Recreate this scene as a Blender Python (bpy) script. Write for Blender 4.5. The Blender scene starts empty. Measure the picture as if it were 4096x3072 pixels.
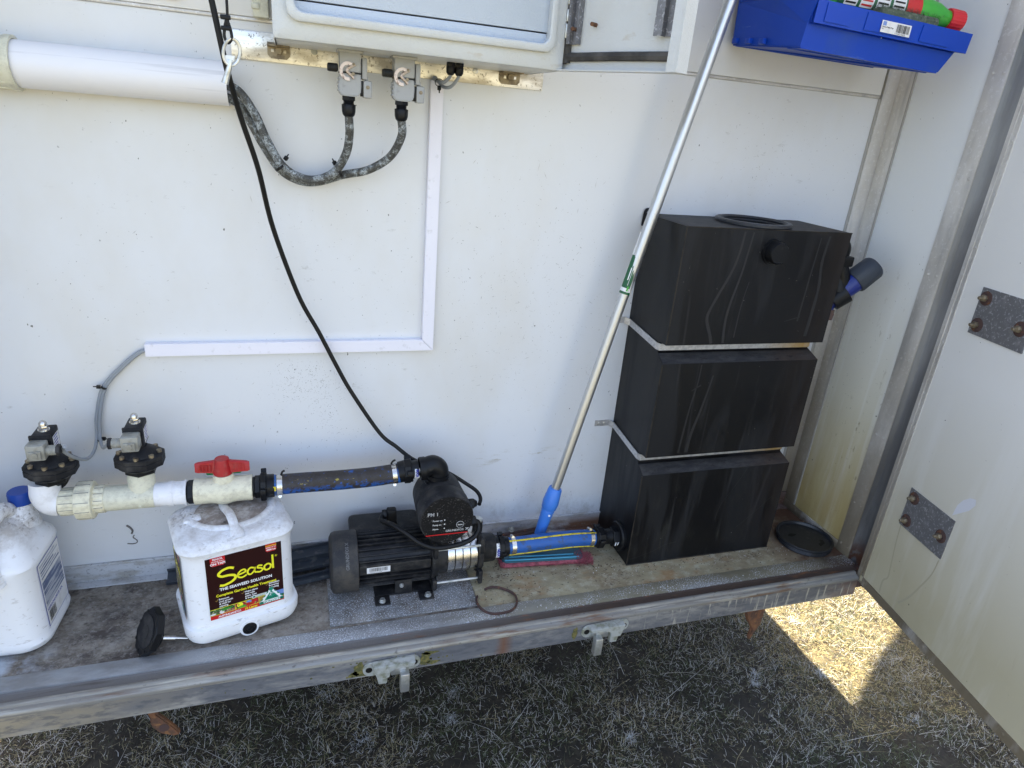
import bpy, bmesh, math, random
from mathutils import Vector, Matrix, noise
random.seed(7)
R = math.radians
S = bpy.context.scene
COL = S.collection

# ------------------------------------------------------------------ camera
cd = bpy.data.cameras.new('camera'); cam = bpy.data.objects.new('camera', cd); COL.objects.link(cam)
cd.sensor_width = 36.0; cd.lens = 23.016; cd.clip_start = 0.02; cd.clip_end = 500
_x = Vector((0.9516, -0.2958, 0.0836)).normalized(); _z = -Vector((0.3052, 0.8767, -0.3718)).normalized()
_y = _z.cross(_x).normalized(); _x = _y.cross(_z)
cam.matrix_world = Matrix(((_x[0], _y[0], _z[0], 0), (_x[1], _y[1], _z[1], -1.5), (_x[2], _y[2], _z[2], 1.11), (0, 0, 0, 1)))
S.camera = cam
# ------------------------------------------------------------------ light
w = bpy.data.worlds.new('World'); S.world = w; w.use_nodes = True
nt = w.node_tree; bg = nt.nodes['Background']
sky = nt.nodes.new('ShaderNodeTexSky'); sky.sky_type = 'NISHITA'; sky.sun_disc = False
SUN_EL = 50
sky.sun_elevation = R(SUN_EL); sky.sun_rotation = R(0); sky.air_density = 0.8; sky.dust_density = 3.0; sky.ozone_density = 0.6
hs = nt.nodes.new('ShaderNodeHueSaturation'); hs.inputs['Saturation'].default_value = 0.80
nt.links.new(sky.outputs[0], hs.inputs['Color']); nt.links.new(hs.outputs[0], bg.inputs[0]); bg.inputs[1].default_value = 0.085
sl = bpy.data.lights.new('sun', 'SUN'); sl.energy = 4.5; sl.angle = R(0.5); sl.color = (1, 0.90, 0.72)
sun = bpy.data.objects.new('sun', sl); COL.objects.link(sun); sun.location = (0, 6, 8)
sun.rotation_euler = (R(-(90 - SUN_EL)), 0, 0)   # light travels towards -y, from behind the trailer
S.view_settings.view_transform = 'Standard'; S.view_settings.look = 'None'
S.view_settings.gamma = 1; S.view_settings.use_curve_mapping = False
S.view_settings.exposure = 3.06
S.render.engine = 'CYCLES'
S.cycles.max_bounces = 8; S.cycles.diffuse_bounces = 5; S.cycles.use_denoising = True

# ------------------------------------------------------------------ materials
MATS = {}
def mat(name, col, rough=0.5, metal=0.0, layers=(), bump=None, rough_var=0.0, spec=0.5, coat=0.0):
    """layers: dicts col, s (scale or 3-vector), lo, hi, amt, gate=(scale,lo,hi), grad=(axis,a,b), rough"""
    m = bpy.data.materials.new(name); m.use_nodes = True; t = m.node_tree; L = t.links; N = t.nodes
    b = N['Principled BSDF']; b.inputs['Roughness'].default_value = rough; b.inputs['Metallic'].default_value = metal
    b.inputs['Specular IOR Level'].default_value = spec; b.inputs['Coat Weight'].default_value = coat
    tc = N.new('ShaderNodeTexCoord')
    def nz(s, det=4, lo=0.4, hi=0.6, seed=0.0, dist=0.0):
        mp = N.new('ShaderNodeMapping'); mp.inputs['Scale'].default_value = s if isinstance(s, (tuple, list)) else (s, s, s)
        mp.inputs['Location'].default_value = (seed, seed * 1.7, -seed)
        L.new(tc.outputs['Object'], mp.inputs[0])
        n = N.new('ShaderNodeTexNoise'); n.inputs['Scale'].default_value = 1; n.inputs['Detail'].default_value = det
        n.inputs['Roughness'].default_value = 0.74 if det >= 8 else 0.6; n.inputs['Distortion'].default_value = dist
        L.new(mp.outputs[0], n.inputs['Vector'])
        r = N.new('ShaderNodeMapRange'); r.inputs[1].default_value = lo; r.inputs[2].default_value = hi
        L.new(n.outputs[0], r.inputs[0]); return r.outputs[0]
    def mul(a, c):
        x = N.new('ShaderNodeMath'); x.operation = 'MULTIPLY'
        L.new(a, x.inputs[0])
        if isinstance(c, float): x.inputs[1].default_value = c
        else: L.new(c, x.inputs[1])
        return x.outputs[0]
    cur = None; base = N.new('ShaderNodeRGB'); base.outputs[0].default_value = (*col, 1); cur = base.outputs[0]
    rcur = None
    for i, l in enumerate(layers):
        f = nz(l.get('s', 20), l.get('det', 5), l.get('lo', .45), l.get('hi', .65), l.get('seed', i * 3.3 + 1), l.get('dist', 0))
        if 'gate' in l: g = l['gate']; f = mul(f, nz(g[0], 3, g[1], g[2], i * 5.1 + 2))
        for key in ('grad', 'grad2', 'grad3', 'grad4'):
            if key in l:
                ax, a, c = l[key]
                sp = N.new('ShaderNodeSeparateXYZ'); L.new(tc.outputs['Object'], sp.inputs[0])
                r = N.new('ShaderNodeMapRange'); r.inputs[1].default_value = a; r.inputs[2].default_value = c
                L.new(sp.outputs[ax], r.inputs[0]); f = mul(f, r.outputs[0])
        f = mul(f, float(l.get('amt', 1.0)))
        mx = N.new('ShaderNodeMix'); mx.data_type = 'RGBA'; L.new(f, mx.inputs[0]); L.new(cur, mx.inputs[6])
        mx.inputs[7].default_value = (*l['col'], 1); cur = mx.outputs[2]
        if 'rough' in l:
            rm = N.new('ShaderNodeMix'); L.new(f, rm.inputs[0])
            if rcur is None: rm.inputs[2].default_value = rough
            else: L.new(rcur, rm.inputs[2])
            rm.inputs[3].default_value = l['rough']; rcur = rm.outputs[0]
        if 'metal' in l:
            rm = N.new('ShaderNodeMix'); L.new(f, rm.inputs[0]); rm.inputs[2].default_value = metal; rm.inputs[3].default_value = l['metal']
            L.new(rm.outputs[0], b.inputs['Metallic'])
    L.new(cur, b.inputs['Base Color'])
    if rcur is not None: L.new(rcur, b.inputs['Roughness'])
    if bump:
        bs, bstr = bump[0], bump[1]
        n = nz(bs, bump[2] if len(bump) > 2 else 4, 0.2, 0.8, 9)
        bp = N.new('ShaderNodeBump'); bp.inputs['Strength'].default_value = bstr; bp.inputs['Distance'].default_value = 0.002
        L.new(n, bp.inputs['Height']); L.new(bp.outputs[0], b.inputs['Normal'])
    MATS[name] = m; return m

DK = (.03, .028, .025)
WALLL = [dict(col=(.58, .54, .45), s=(2.6, 2.6, 1.6), lo=.46, hi=.70, amt=.40),
         dict(col=(.32, .31, .29), s=(26, 26, 60), lo=.62, hi=.70, amt=.5, gate=(3, .45, .60), det=8),
         dict(col=(.10, .10, .10), s=(150, 150, 110), lo=.70, hi=.74, amt=.7, gate=(4, .45, .6), det=2),
         dict(col=(.05, .05, .05), s=(70, 70, 50), lo=.765, hi=.785, amt=.9, det=2),
         dict(col=(.14, .13, .12), s=(240, 240, 120), lo=.60, hi=.70, amt=.25, det=3, grad=('X', -.12, -.02), grad2=('X', .11, .03), grad3=('Z', .38, .45), grad4=('Z', .58, .50)),
         dict(col=(.30, .27, .22), s=(26, 26, 20), lo=.48, hi=.66, amt=.5, grad=('Z', .15, .06), grad2=('X', .2, .4), det=8), dict(col=(.38, .33, .22), s=(14, 14, 60), lo=.52, hi=.60, amt=.7, det=8, grad=('Z', .23, .25), grad2=('Z', .285, .265), grad3=('X', .40, .46), grad4=('X', .72, .62))]
M_wall = mat('wall_paint', (.69, .705, .725), .33, layers=WALLL, bump=((60, 60, 60), .04))
M_wallu = mat('upper_paint', (.73, .735, .735), .35, layers=WALLL[:4], bump=((60, 60, 60), .04))
M_side = mat('side_paint', (.74, .76, .76), .38, layers=[
    dict(col=(.44, .38, .19), s=(1, 26, 1.6), lo=.12, hi=.50, amt=.95, grad=('Z', .90, .1), det=6),
    dict(col=(.30, .22, .08), s=(3, 12, 2.5), lo=.30, hi=.58, amt=.9, grad=('Z', .45, .0), det=6),
    dict(col=(.20, .17, .10), s=(40, 60, 26), lo=.62, hi=.68, amt=.7, gate=(5, .48, .6), grad=('Z', 1.0, .3)),
    dict(col=(.06, .06, .05), s=(90, 90, 70), lo=.74, hi=.77, amt=.8, det=2)], bump=((50, 50, 50), .04))
M_door = mat('door_paint', (.76, .755, .73), .38, layers=[
    dict(col=(.47, .42, .27), s=(1, 10, 1.1), lo=.12, hi=.46, amt=.9, grad=('Z', .65, .1), det=5),
    dict(col=(.34, .29, .16), s=(2, 5, 3), lo=.42, hi=.68, amt=.6, grad=('Z', .35, .0), grad2=('X', -.12, .0)),
    dict(col=(.36, .30, .2), s=(90, 90, 5), lo=.66, hi=.72, amt=.45, grad=('Z', .25, .1)),
    dict(col=(.06, .06, .05), s=(70, 70, 60), lo=.76, hi=.78, amt=.8, det=2)], bump=((50, 50, 50), .03))
M_alu = mat('weathered_aluminium', (.70, .68, .645), .38, .35, layers=[
    dict(col=(.46, .43, .38), s=(6, 6, 3), lo=.42, hi=.62, amt=.6, metal=.3, rough=.6),
    dict(col=(.85, .84, .82), s=(120, 120, 120), lo=.56, hi=.64, amt=.4), dict(col=(.30, .30, .30), s=(20, 20, 3), lo=.50, hi=.66, amt=.5, metal=.5),
    dict(col=(.17, .13, .07), s=(8, 8, 3), lo=.28, hi=.5, amt=.9, grad=('Z', .75, 0.0), rough=.65)], bump=((120, 120, 30), .08))
M_alu2 = mat('bright_aluminium', (.80, .77, .70), .36, 1.0, layers=[
    dict(col=(.45, .43, .38), s=(10, 10, 140), lo=.45, hi=.7, amt=.4, rough=.5),
    dict(col=(.12, .10, .07), s=(190, 190, 160), lo=.58, hi=.64, amt=.75), dict(col=(.34, .28, .18), s=(12, 12, 30), lo=.46, hi=.62, amt=.6, rough=.6)], bump=((30, 30, 260), .10))
M_sill = mat('zinc_sill', (.36, .37, .38), .6, .45, layers=[
    dict(col=(.20, .19, .18), s=(8, 20, 8), lo=.42, hi=.62, amt=.7),
    dict(col=(.27, .245, .16), s=(3, 10, 5), lo=.30, hi=.5, amt=.9, grad=('X', .2, .7)), dict(col=(.07, .04, .025), s=(8, 8, 8), lo=.36, hi=.5, amt=.9, grad=('X', 1.32, 1.46)),
    dict(col=(.72, .75, .82), s=(320, 320, 320), lo=.53, hi=.62, amt=.9, det=2, gate=(9, .42, .55), grad=('X', -.3, .05))], bump=((120, 120, 120), .25))
M_rail = mat('weathered_rail', (.135, .140, .155), .5, .25, layers=[
    dict(col=(.36, .345, .31), s=(2.6, 6, 10), lo=.47, hi=.60, amt=.7, rough=.75, det=8),
    dict(col=(.33, .28, .19), s=(3, 5, 9), lo=.35, hi=.5, amt=.8, grad=('X', -.20, -.5)),
    dict(col=(.08, .085, .10), s=(30, 30, 90), lo=.50, hi=.62, amt=.6),
    dict(col=(.36, .34, .31), s=(12, 12, 180), lo=.52, hi=.62, amt=.7, grad=('Z', -.050, -.060)),
    dict(col=(.17, .075, .035), s=(9, 14, 14), lo=.40, hi=.55, amt=.9, grad=('X', 1.36, 1.48)),
    dict(col=(.17, .075, .035), s=(9, 14, 14), lo=.40, hi=.5, amt=.8, grad=('X', .405, .43), grad2=('X', .455, .43)),
    dict(col=(.44, .42, .36), s=(80, 20, 7), lo=.57, hi=.61, amt=.75, grad=('X', .7, .9))], bump=((60, 60, 60), .3))
M_cap = mat('rail_cap_metal', (.26, .26, .25), .5, .35, layers=[
    dict(col=(.22, .20, .17), s=(3, 60, 60), lo=.42, hi=.6, amt=.8, rough=.7), dict(col=(.46, .44, .38), s=(5, 90, 90), lo=.52, hi=.62, amt=.6),
    dict(col=(.16, .08, .04), s=(9, 60, 60), lo=.52, hi=.62, amt=.7, gate=(3, .5, .6)), dict(col=(.10, .09, .08), s=(60, 90, 90), lo=.62, hi=.68, amt=.7)], bump=((60, 60, 60), .3))
M_moss = mat('moss', (.085, .085, .030), .9, layers=[dict(col=(.20, .17, .05), s=(120, 120, 120), lo=.45, hi=.6, amt=.8)], bump=((300, 300, 300), .6))
M_seal = mat('rusty_channel', (.060, .040, .030), .7, 0, layers=[
    dict(col=(.16, .15, .14), s=(4, 40, 40), lo=.22, hi=.42, amt=.97, grad=('X', .7, .1)),
    dict(col=(.22, .09, .03), s=(12, 60, 60), lo=.58, hi=.68, amt=.6, grad=('X', -.3, .2))], bump=((200, 200, 200), .3))
M_floorL = mat('grimy_floor', (.165, .135, .105), .8, 0, layers=[
    dict(col=(.36, .335, .29), s=(13, 16, 13), lo=.40, hi=.66, amt=.85, det=12),
    dict(col=(.045, .034, .030), s=(7, 10, 7), lo=.46, hi=.62, amt=.85, det=12),
    dict(col=(.35, .33, .30), s=(90, 90, 90), lo=.50, hi=.66, amt=.6, det=8), dict(col=(.03, .024, .02), s=(60, 70, 60), lo=.54, hi=.66, amt=.8, det=8), dict(col=(.45, .50, .56), s=(14, 14, 14), lo=.40, hi=.55, amt=.8, grad=('X', -.50, -.56), grad2=('Y', -.20, -.24))], bump=((50, 50, 50), .35))
M_floorR = mat('flaking_cream_floor', (.34, .30, .19), .7, 0, layers=[
    dict(col=(.17, .125, .075), s=(7, 10, 7), lo=.42, hi=.64, amt=.85, det=12),
    dict(col=(.45, .43, .33), s=(40, 46, 40), lo=.50, hi=.62, amt=.6, det=10),
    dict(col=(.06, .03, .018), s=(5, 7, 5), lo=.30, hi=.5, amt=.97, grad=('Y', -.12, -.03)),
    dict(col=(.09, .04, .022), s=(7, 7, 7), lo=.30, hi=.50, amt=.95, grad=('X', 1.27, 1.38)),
    dict(col=(.04, .035, .03), s=(90, 90, 90), lo=.60, hi=.66, amt=.85, gate=(7, .42, .56)),
    dict(col=(.30, .16, .06), s=(10, 18, 10), lo=.55, hi=.68, amt=.6)], bump=((60, 60, 60), .35))
M_plate = mat('speckled_plate', (.20, .21, .22), .6, .3, layers=[dict(col=(.10, .085, .07), s=(14, 14, 14), lo=.48, hi=.6, amt=.75, det=8),
    dict(col=(.36, .32, .27), s=(9, 9, 9), lo=.45, hi=.65, amt=.6),
    dict(col=(.60, .63, .68), s=(320, 320, 320), lo=.55, hi=.64, amt=.8, det=2)], bump=((200, 200, 200), .2))
M_black = mat('black_plastic', (.006, .0065, .008), .42, spec=.25, layers=[dict(col=(.10, .095, .09), s=(60, 60, 60), lo=.62, hi=.75, amt=.35, rough=.7)], bump=((90, 90, 90), .05))
M_blackm = mat('matt_black_plastic', (.010, .0105, .013), .6, spec=.25, layers=[dict(col=(.09, .085, .08), s=(25, 25, 25), lo=.45, hi=.7, amt=.5), dict(col=(.3, .3, .3), s=(220, 220, 220), lo=.68, hi=.73, amt=.5)], bump=((120, 120, 120), .12))
M_tank = mat('tank_plastic', (.0042, .0044, .0056), .34, spec=.28, layers=[
    dict(col=(.013, .014, .0165), s=(9, 9, 1.3), lo=.48, hi=.56, amt=.7, rough=.6, dist=.6),
    dict(col=(.035, .035, .038), s=(26, 26, 1.8), lo=.60, hi=.70, amt=.4, rough=.7, dist=1.2),
    dict(col=(.045, .026, .017), s=(7, 7, 3), lo=.30, hi=.58, amt=.85, grad=('X', .10, .5), rough=.7),
    dict(col=(.03, .03, .026), s=(40, 40, 14), lo=.54, hi=.72, amt=.55, grad=('Z', .34, .1)),
    dict(col=(.35, .33, .3), s=(120, 120, 120), lo=.72, hi=.76, amt=.6),
    dict(col=(.09, .06, .04), s=(14, 14, 14), lo=.44, hi=.6, amt=.8, grad=('Z', .915, .925), grad2=('X', .1, .4))], bump=((14, 14, 14), .12))
M_hdpe = mat('dirty_white_plastic', (.78, .79, .81), .45, layers=[
    dict(col=(.42, .385, .345), s=(16, 16, 30), lo=.42, hi=.64, amt=.8, grad=('Z', .215, .262), det=10, rough=.8),
    dict(col=(.12, .10, .085), s=(120, 120, 120), lo=.52, hi=.60, amt=.7, grad=('Z', .235, .262), gate=(8, .50, .60), det=8),
    dict(col=(.30, .27, .24), s=(40, 40, 160), lo=.60, hi=.66, amt=.7, grad=('Z', .060, .048), grad2=('Z', .030, .045)),
    dict(col=(.50, .48, .46), s=(60, 60, 120), lo=.62, hi=.68, amt=.5), dict(col=(.15, .14, .13), s=(160, 160, 120), lo=.71, hi=.74, amt=.7)], bump=((20, 20, 20), .05))
M_grime = mat('grimed_recess', (.24, .20, .17), .8, layers=[dict(col=(.52, .49, .46), s=(30, 30, 30), lo=.46, hi=.62, amt=.8, det=9), dict(col=(.06, .045, .035), s=(40, 40, 40), lo=.56, hi=.66, amt=.9, det=8)])
M_pvcw = mat('white_pvc', (.78, .78, .80), .4, layers=[dict(col=(.40, .37, .33), s=(30, 30, 30), lo=.50, hi=.72, amt=.5, det=8), dict(col=(.1, .1, .1), s=(90, 90, 90), lo=.70, hi=.74, amt=.6)])
M_pvcc = mat('cream_pvc', (.72, .685, .52), .42, layers=[dict(col=(.34, .30, .23), s=(60, 70, 70), lo=.46, hi=.70, amt=.6, det=12), dict(col=(.10, .08, .06), s=(110, 110, 110), lo=.64, hi=.7, amt=.7, gate=(12, .45, .6))])
M_pvcg = mat('pale_green_pvc', (.66, .645, .51), .42, layers=[dict(col=(.34, .32, .26), s=(60, 70, 70), lo=.46, hi=.70, amt=.6, det=12), dict(col=(.10, .08, .06), s=(110, 110, 110), lo=.64, hi=.7, amt=.6, gate=(12, .45, .6))])
M_duct = mat('duct_white', (.76, .76, .79), .42, layers=[dict(col=(.45, .45, .47), s=(2, 60, 60), lo=.58, hi=.66, amt=.4), dict(col=(.2, .2, .22), s=(22, 60, 60), lo=.60, hi=.67, amt=.6, gate=(5, .45, .6), grad=('Z', 1.10, 1.16))])
M_trunk = mat('trunking_white', (.80, .79, .86), .45, layers=[dict(col=(.45, .44, .45), s=(60, 60, 60), lo=.60, hi=.7, amt=.3)])
M_encl = mat('enclosure_grey', (.58, .60, .60), .36, layers=[dict(col=(.45, .40, .32), s=(14, 14, 30), lo=.62, hi=.68, amt=.5), dict(col=(.50, .47, .40), s=(3, 3, 3), lo=.5, hi=.7, amt=.4)], bump=((420, 420, 420), .35, 2))
M_enclin = mat('enclosure_panel_grey', (.46, .52, .60), .36, layers=[dict(col=(.1, .1, .1), s=(70, 70, 70), lo=.75, hi=.78, amt=.7)], bump=((300, 300, 300), .35, 2))
M_gasket = mat('gasket_foam', (.035, .033, .031), .85, layers=[dict(col=(.12, .11, .1), s=(20, 20, 20), lo=.4, hi=.6, amt=.6)])
M_galv = mat('galvanised_steel', (.52, .52, .54), .45, .7, layers=[dict(col=(.26, .26, .27), s=(160, 160, 160), lo=.42, hi=.58, amt=.7), dict(col=(.75, .75, .76), s=(200, 200, 200), lo=.62, hi=.66, amt=.5)], bump=((200, 200, 200), .1))
M_galvd = mat('dark_galvanised', (.20, .20, .21), .55, .5, layers=[dict(col=(.50, .50, .52), s=(170, 170, 170), lo=.57, hi=.62, amt=.7), dict(col=(.34, .34, .35), s=(60, 60, 60), lo=.5, hi=.7, amt=.5)], bump=((200, 200, 200), .2))
M_steel = mat('stainless_steel', (.62, .60, .57), .25, 1.0, layers=[dict(col=(.30, .18, .08), s=(30, 12, 12), lo=.56, hi=.68, amt=.6, rough=.6)])
M_zinc = mat('zinc_plated', (.62, .63, .62), .35, .8, layers=[dict(col=(.36, .37, .33), s=(50, 50, 50), lo=.45, hi=.65, amt=.7, rough=.6)])
M_latch = mat('zinc_latch', (.52, .54, .52), .38, .4, layers=[dict(col=(.22, .23, .15), s=(50, 50, 50), lo=.45, hi=.62, amt=.8, rough=.6)])
M_brnst = mat('browned_steel', (.30, .25, .17), .5, .6, layers=[dict(col=(.13, .10, .07), s=(60, 60, 60), lo=.45, hi=.6, amt=.7)])
M_rust = mat('rusty_steel', (.17, .075, .035), .85, .1, layers=[dict(col=(.07, .04, .03), s=(40, 40, 40), lo=.45, hi=.6, amt=.8), dict(col=(.30, .14, .05), s=(60, 60, 60), lo=.55, hi=.66, amt=.6)], bump=((200, 200, 200), .4))
M_dkrust = mat('dark_rust', (.07, .04, .035), .85, .1, layers=[dict(col=(.2, .08, .03), s=(60, 60, 60), lo=.55, hi=.65, amt=.6)])
M_strap = mat('galvanised_strap', (.56, .56, .57), .42, .6, layers=[dict(col=(.36, .36, .38), s=(120, 120, 120), lo=.45, hi=.58, amt=.6), dict(col=(.50, .30, .06), s=(10, 10, 10), lo=.3, hi=.5, amt=.9, grad=('X', .30, .44))])
M_brass = mat('tarnished_copper', (.62, .53, .48), .4, .5, layers=[dict(col=(.20, .12, .09), s=(120, 120, 120), lo=.55, hi=.62, amt=.8)])
M_conn = mat('connector_grey', (.36, .37, .38), .45, layers=[dict(col=(.2, .2, .2), s=(120, 120, 120), lo=.6, hi=.7, amt=.4)])
M_gcable = mat('mouldy_grey_cable', (.38, .42, .44), .55, layers=[dict(col=(.045, .042, .035), s=(60, 60, 60), lo=.40, hi=.52, amt=.92, det=8, dist=.4), dict(col=(.03, .03, .025), s=(320, 320, 320), lo=.52, hi=.58, amt=.8)])
M_scable = mat('small_grey_cable', (.27, .29, .31), .5)
M_cable = mat('black_rubber', (.006, .006, .0065), .5, spec=.3)
M_blue = mat('bin_blue', (.004, .050, .40), .42, spec=.3, layers=[dict(col=(.04, .09, .22), s=(14, 14, 14), lo=.55, hi=.75, amt=.3), dict(col=(.15, .25, .5), s=(12, 12, 60), lo=.64, hi=.68, amt=.3)])
M_capblue = mat('cap_blue', (.006, .05, .30), .4, layers=[dict(col=(.02, .02, .06), s=(40, 40, 40), lo=.6, hi=.7, amt=.4)])
M_mopblue = mat('ferrule_blue', (.05, .20, .66), .4, layers=[dict(col=(.10, .15, .25), s=(30, 30, 30), lo=.58, hi=.7, amt=.4)])
M_hose = mat('blue_hose', (.012, .095, .36), .45, layers=[dict(col=(.05, .07, .10), s=(50, 50, 50), lo=.54, hi=.62, amt=.75), dict(col=(.04, .05, .07), s=(20, 60, 60), lo=.6, hi=.7, amt=.5)])
M_hosed = mat('grimy_blue_hose', (.010, .085, .34), .6, layers=[
    dict(col=(.035, .028, .020), s=(110, 110, 110), lo=.34, hi=.42, amt=.97, grad=('Z', -.018, -.004), det=6),
    dict(col=(.028, .022, .018), s=(60, 60, 60), lo=.50, hi=.54, amt=.95, det=6),
    dict(col=(.45, .36, .05), s=(60, 140, 140), lo=.63, hi=.66, amt=.7, grad=('Z', -.006, .0), grad2=('Z', .014, .006))], bump=((140, 140, 140), .4))
M_yellow = mat('stripe_yellow', (.62, .50, .02), .5, layers=[dict(col=(.15, .12, .03), s=(90, 90, 90), lo=.52, hi=.6, amt=.7)])
M_red = mat('handle_red', (.36, .006, .010), .45, layers=[dict(col=(.30, .12, .10), s=(50, 50, 50), lo=.5, hi=.7, amt=.5)])
M_redcap = mat('cap_red', (.62, .02, .03), .45)
M_green = mat('plastic_green', (.0, .22, .07), .45)
M_bgreen = mat('bottle_green', (.05, .38, .04), .35)
M_dgreen = mat('label_dark_green', (.01, .10, .04), .45)
M_teal = mat('pad_holder_teal', (.03, .12, .16), .5, layers=[dict(col=(.06, .08, .09), s=(30, 30, 30), lo=.5, hi=.66, amt=.5)])
M_teal2 = mat('pad_rib_teal', (.08, .36, .52), .45)
M_pink = mat('pink_fibre', (.42, .10, .13), .9, layers=[dict(col=(.16, .05, .06), s=(60, 60, 60), lo=.45, hi=.6, amt=.7)], bump=((300, 300, 300), .8))
M_scour = mat('green_scourer', (.10, .13, .09), .95, layers=[dict(col=(.22, .24, .18), s=(120, 120, 120), lo=.5, hi=.6, amt=.6)], bump=((300, 300, 300), .9))
M_white = mat('print_white', (.82, .83, .84), .5)
M_offw = mat('label_white', (.70, .70, .70), .5, layers=[dict(col=(.4, .38, .34), s=(60, 60, 60), lo=.5, hi=.7, amt=.4)])
M_faint = mat('worn_print', (.42, .42, .42), .5)
M_faint2 = mat('worn_lettering', (.13, .13, .13), .6)
M_ink = mat('print_black', (.008, .008, .008), .5, spec=.3)
M_bluepen = mat('blue_ink', (.01, .03, .35), .5)
M_maroon = mat('label_maroon', (.022, .004, .004), .4, spec=.25, layers=[dict(col=(.12, .08, .07), s=(60, 60, 60), lo=.66, hi=.72, amt=.4)])
M_lred = mat('label_red', (.52, .012, .015), .35)
M_lyel = mat('label_yellow', (.85, .80, .03), .35)
M_lgreen = mat('label_green', (.0, .23, .14), .35)
M_lblue = mat('label_sky', (.15, .25, .55), .4)
M_gold = mat('label_gold', (.35, .22, .05), .4)
M_lname = mat('faded_print', (.09, .12, .22), .5, layers=[dict(col=(.45, .47, .52), s=(8, 8, 140), lo=.48, hi=.52, amt=.9)])
M_veg = mat('label_photo_greens', (.05, .14, .03), .4, layers=[dict(col=(.35, .12, .10), s=(90, 90, 90), lo=.5, hi=.54, amt=1), dict(col=(.5, .42, .28), s=(120, 120, 120), lo=.56, hi=.6, amt=1), dict(col=(.02, .02, .02), s=(100, 100, 100), lo=.55, hi=.58, amt=1)])
M_fruit = mat('label_photo_fruit', (.30, .02, .03), .4, layers=[dict(col=(.55, .45, .03), s=(60, 60, 60), lo=.5, hi=.54, amt=1), dict(col=(.25, .35, .08), s=(70, 70, 70), lo=.56, hi=.6, amt=1), dict(col=(.03, .04, .02), s=(90, 90, 90), lo=.56, hi=.58, amt=1)])
M_gprof = mat('grey_profile', (.045, .055, .07), .55, layers=[dict(col=(.2, .2, .2), s=(40, 40, 40), lo=.55, hi=.68, amt=.5)])
M_dinc = mat('clear_grey_plastic', (.30, .30, .27), .35, layers=[dict(col=(.17, .16, .13), s=(60, 60, 60), lo=.45, hi=.65, amt=.7)])
M_motor = mat('motor_black', (.009, .0095, .011), .5, spec=.35, layers=[dict(col=(.06, .055, .05), s=(34, 34, 34), lo=.48, hi=.66, amt=.7, det=8), dict(col=(.4, .4, .4), s=(220, 220, 220), lo=.71, hi=.75, amt=.6)], bump=((100, 100, 100), .15))
M_mcap = mat('motor_cap', (.022, .023, .026), .62, spec=.35, layers=[dict(col=(.065, .058, .050), s=(22, 22, 22), lo=.42, hi=.62, amt=.85, det=8), dict(col=(.35, .35, .35), s=(160, 160, 160), lo=.69, hi=.74, amt=.5)], bump=((160, 160, 160), .2))
M_face = mat('controller_face', (.007, .007, .008), .45, spec=.25, layers=[dict(col=(.16, .15, .14), s=(260, 260, 260), lo=.60, hi=.66, amt=.7)])
M_tapblue = mat('tap_blue', (.005, .018, .17), .35, layers=[dict(col=(.1, .12, .2), s=(60, 60, 60), lo=.6, hi=.7, amt=.4)])
M_tapgrey = mat('tap_grey', (.03, .038, .052), .6)
M_brown = mat('brown_fitting', (.10, .06, .05), .6)
M_brown2 = mat('brown_pipe', (.16, .08, .05), .6)
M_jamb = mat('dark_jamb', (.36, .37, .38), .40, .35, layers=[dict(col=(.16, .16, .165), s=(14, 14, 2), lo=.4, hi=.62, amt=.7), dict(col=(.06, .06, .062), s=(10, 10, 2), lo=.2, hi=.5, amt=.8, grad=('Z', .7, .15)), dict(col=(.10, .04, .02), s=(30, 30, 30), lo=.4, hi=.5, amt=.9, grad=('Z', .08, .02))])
M_sealant = mat('sealant', (.36, .35, .32), .6)
M_pole = mat('pole_aluminium', (.56, .57, .58), .34, .85, layers=[dict(col=(.45, .44, .42), s=(60, 60, 60), lo=.66, hi=.7, amt=.5)])
M_outer = mat('trailer_outer', (.70, .71, .72), .4)
M_soil = mat('lawn_soil', (.014, .011, .007), .95, layers=[
    dict(col=(.035, .030, .018), s=40, lo=.42, hi=.60, amt=.8, det=8), dict(col=(.13, .10, .045), s=50, lo=.36, hi=.56, amt=.85, det=8, grad=('X', 1.45, 1.62), grad2=('Y', -.62, -.40)), dict(col=(.009, .007, .005), s=24, lo=.48, hi=.6, amt=.8, det=8),  # straw layer limited to the sunlit patch paints it brighter
    dict(col=(.20, .185, .11), s=2.2, lo=.45, hi=.55, amt=.9, grad=('Y', -1.3, -1.5)),
    dict(col=(.20, .18, .10), s=2.2, lo=.25, hi=.35, amt=.9, grad=('X', 2.6, 3.0)),
    dict(col=(.14, .14, .13), s=60, lo=.62, hi=.68, amt=.5, gate=(6, .5, .62))], bump=((50, 50, 50), 1.0))
M_g1 = mat('grass_straw', (.30, .26, .15), .7, spec=.3, layers=[dict(col=(.10, .08, .035), s=9, lo=.4, hi=.6, amt=.6)])
M_g2 = mat('grass_green', (.060, .078, .030), .7, spec=.3, layers=[dict(col=(.08, .08, .03), s=9, lo=.4, hi=.6, amt=.7)])
M_g3 = mat('grass_grey', (.42, .41, .38), .7, spec=.3)
M_g6 = mat('grass_sunlit_thatch', (.29, .235, .11), .75, spec=.2)
M_g5 = mat('grass_woolly', (.42, .44, .46), .8, spec=.2)
M_g4 = mat('grass_brown', (.035, .022, .014), .85, spec=.2)
M_leafd = mat('dry_debris', (.05, .03, .02), .8)
M_gran = mat('white_granule', (.75, .75, .78), .6)

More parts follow.
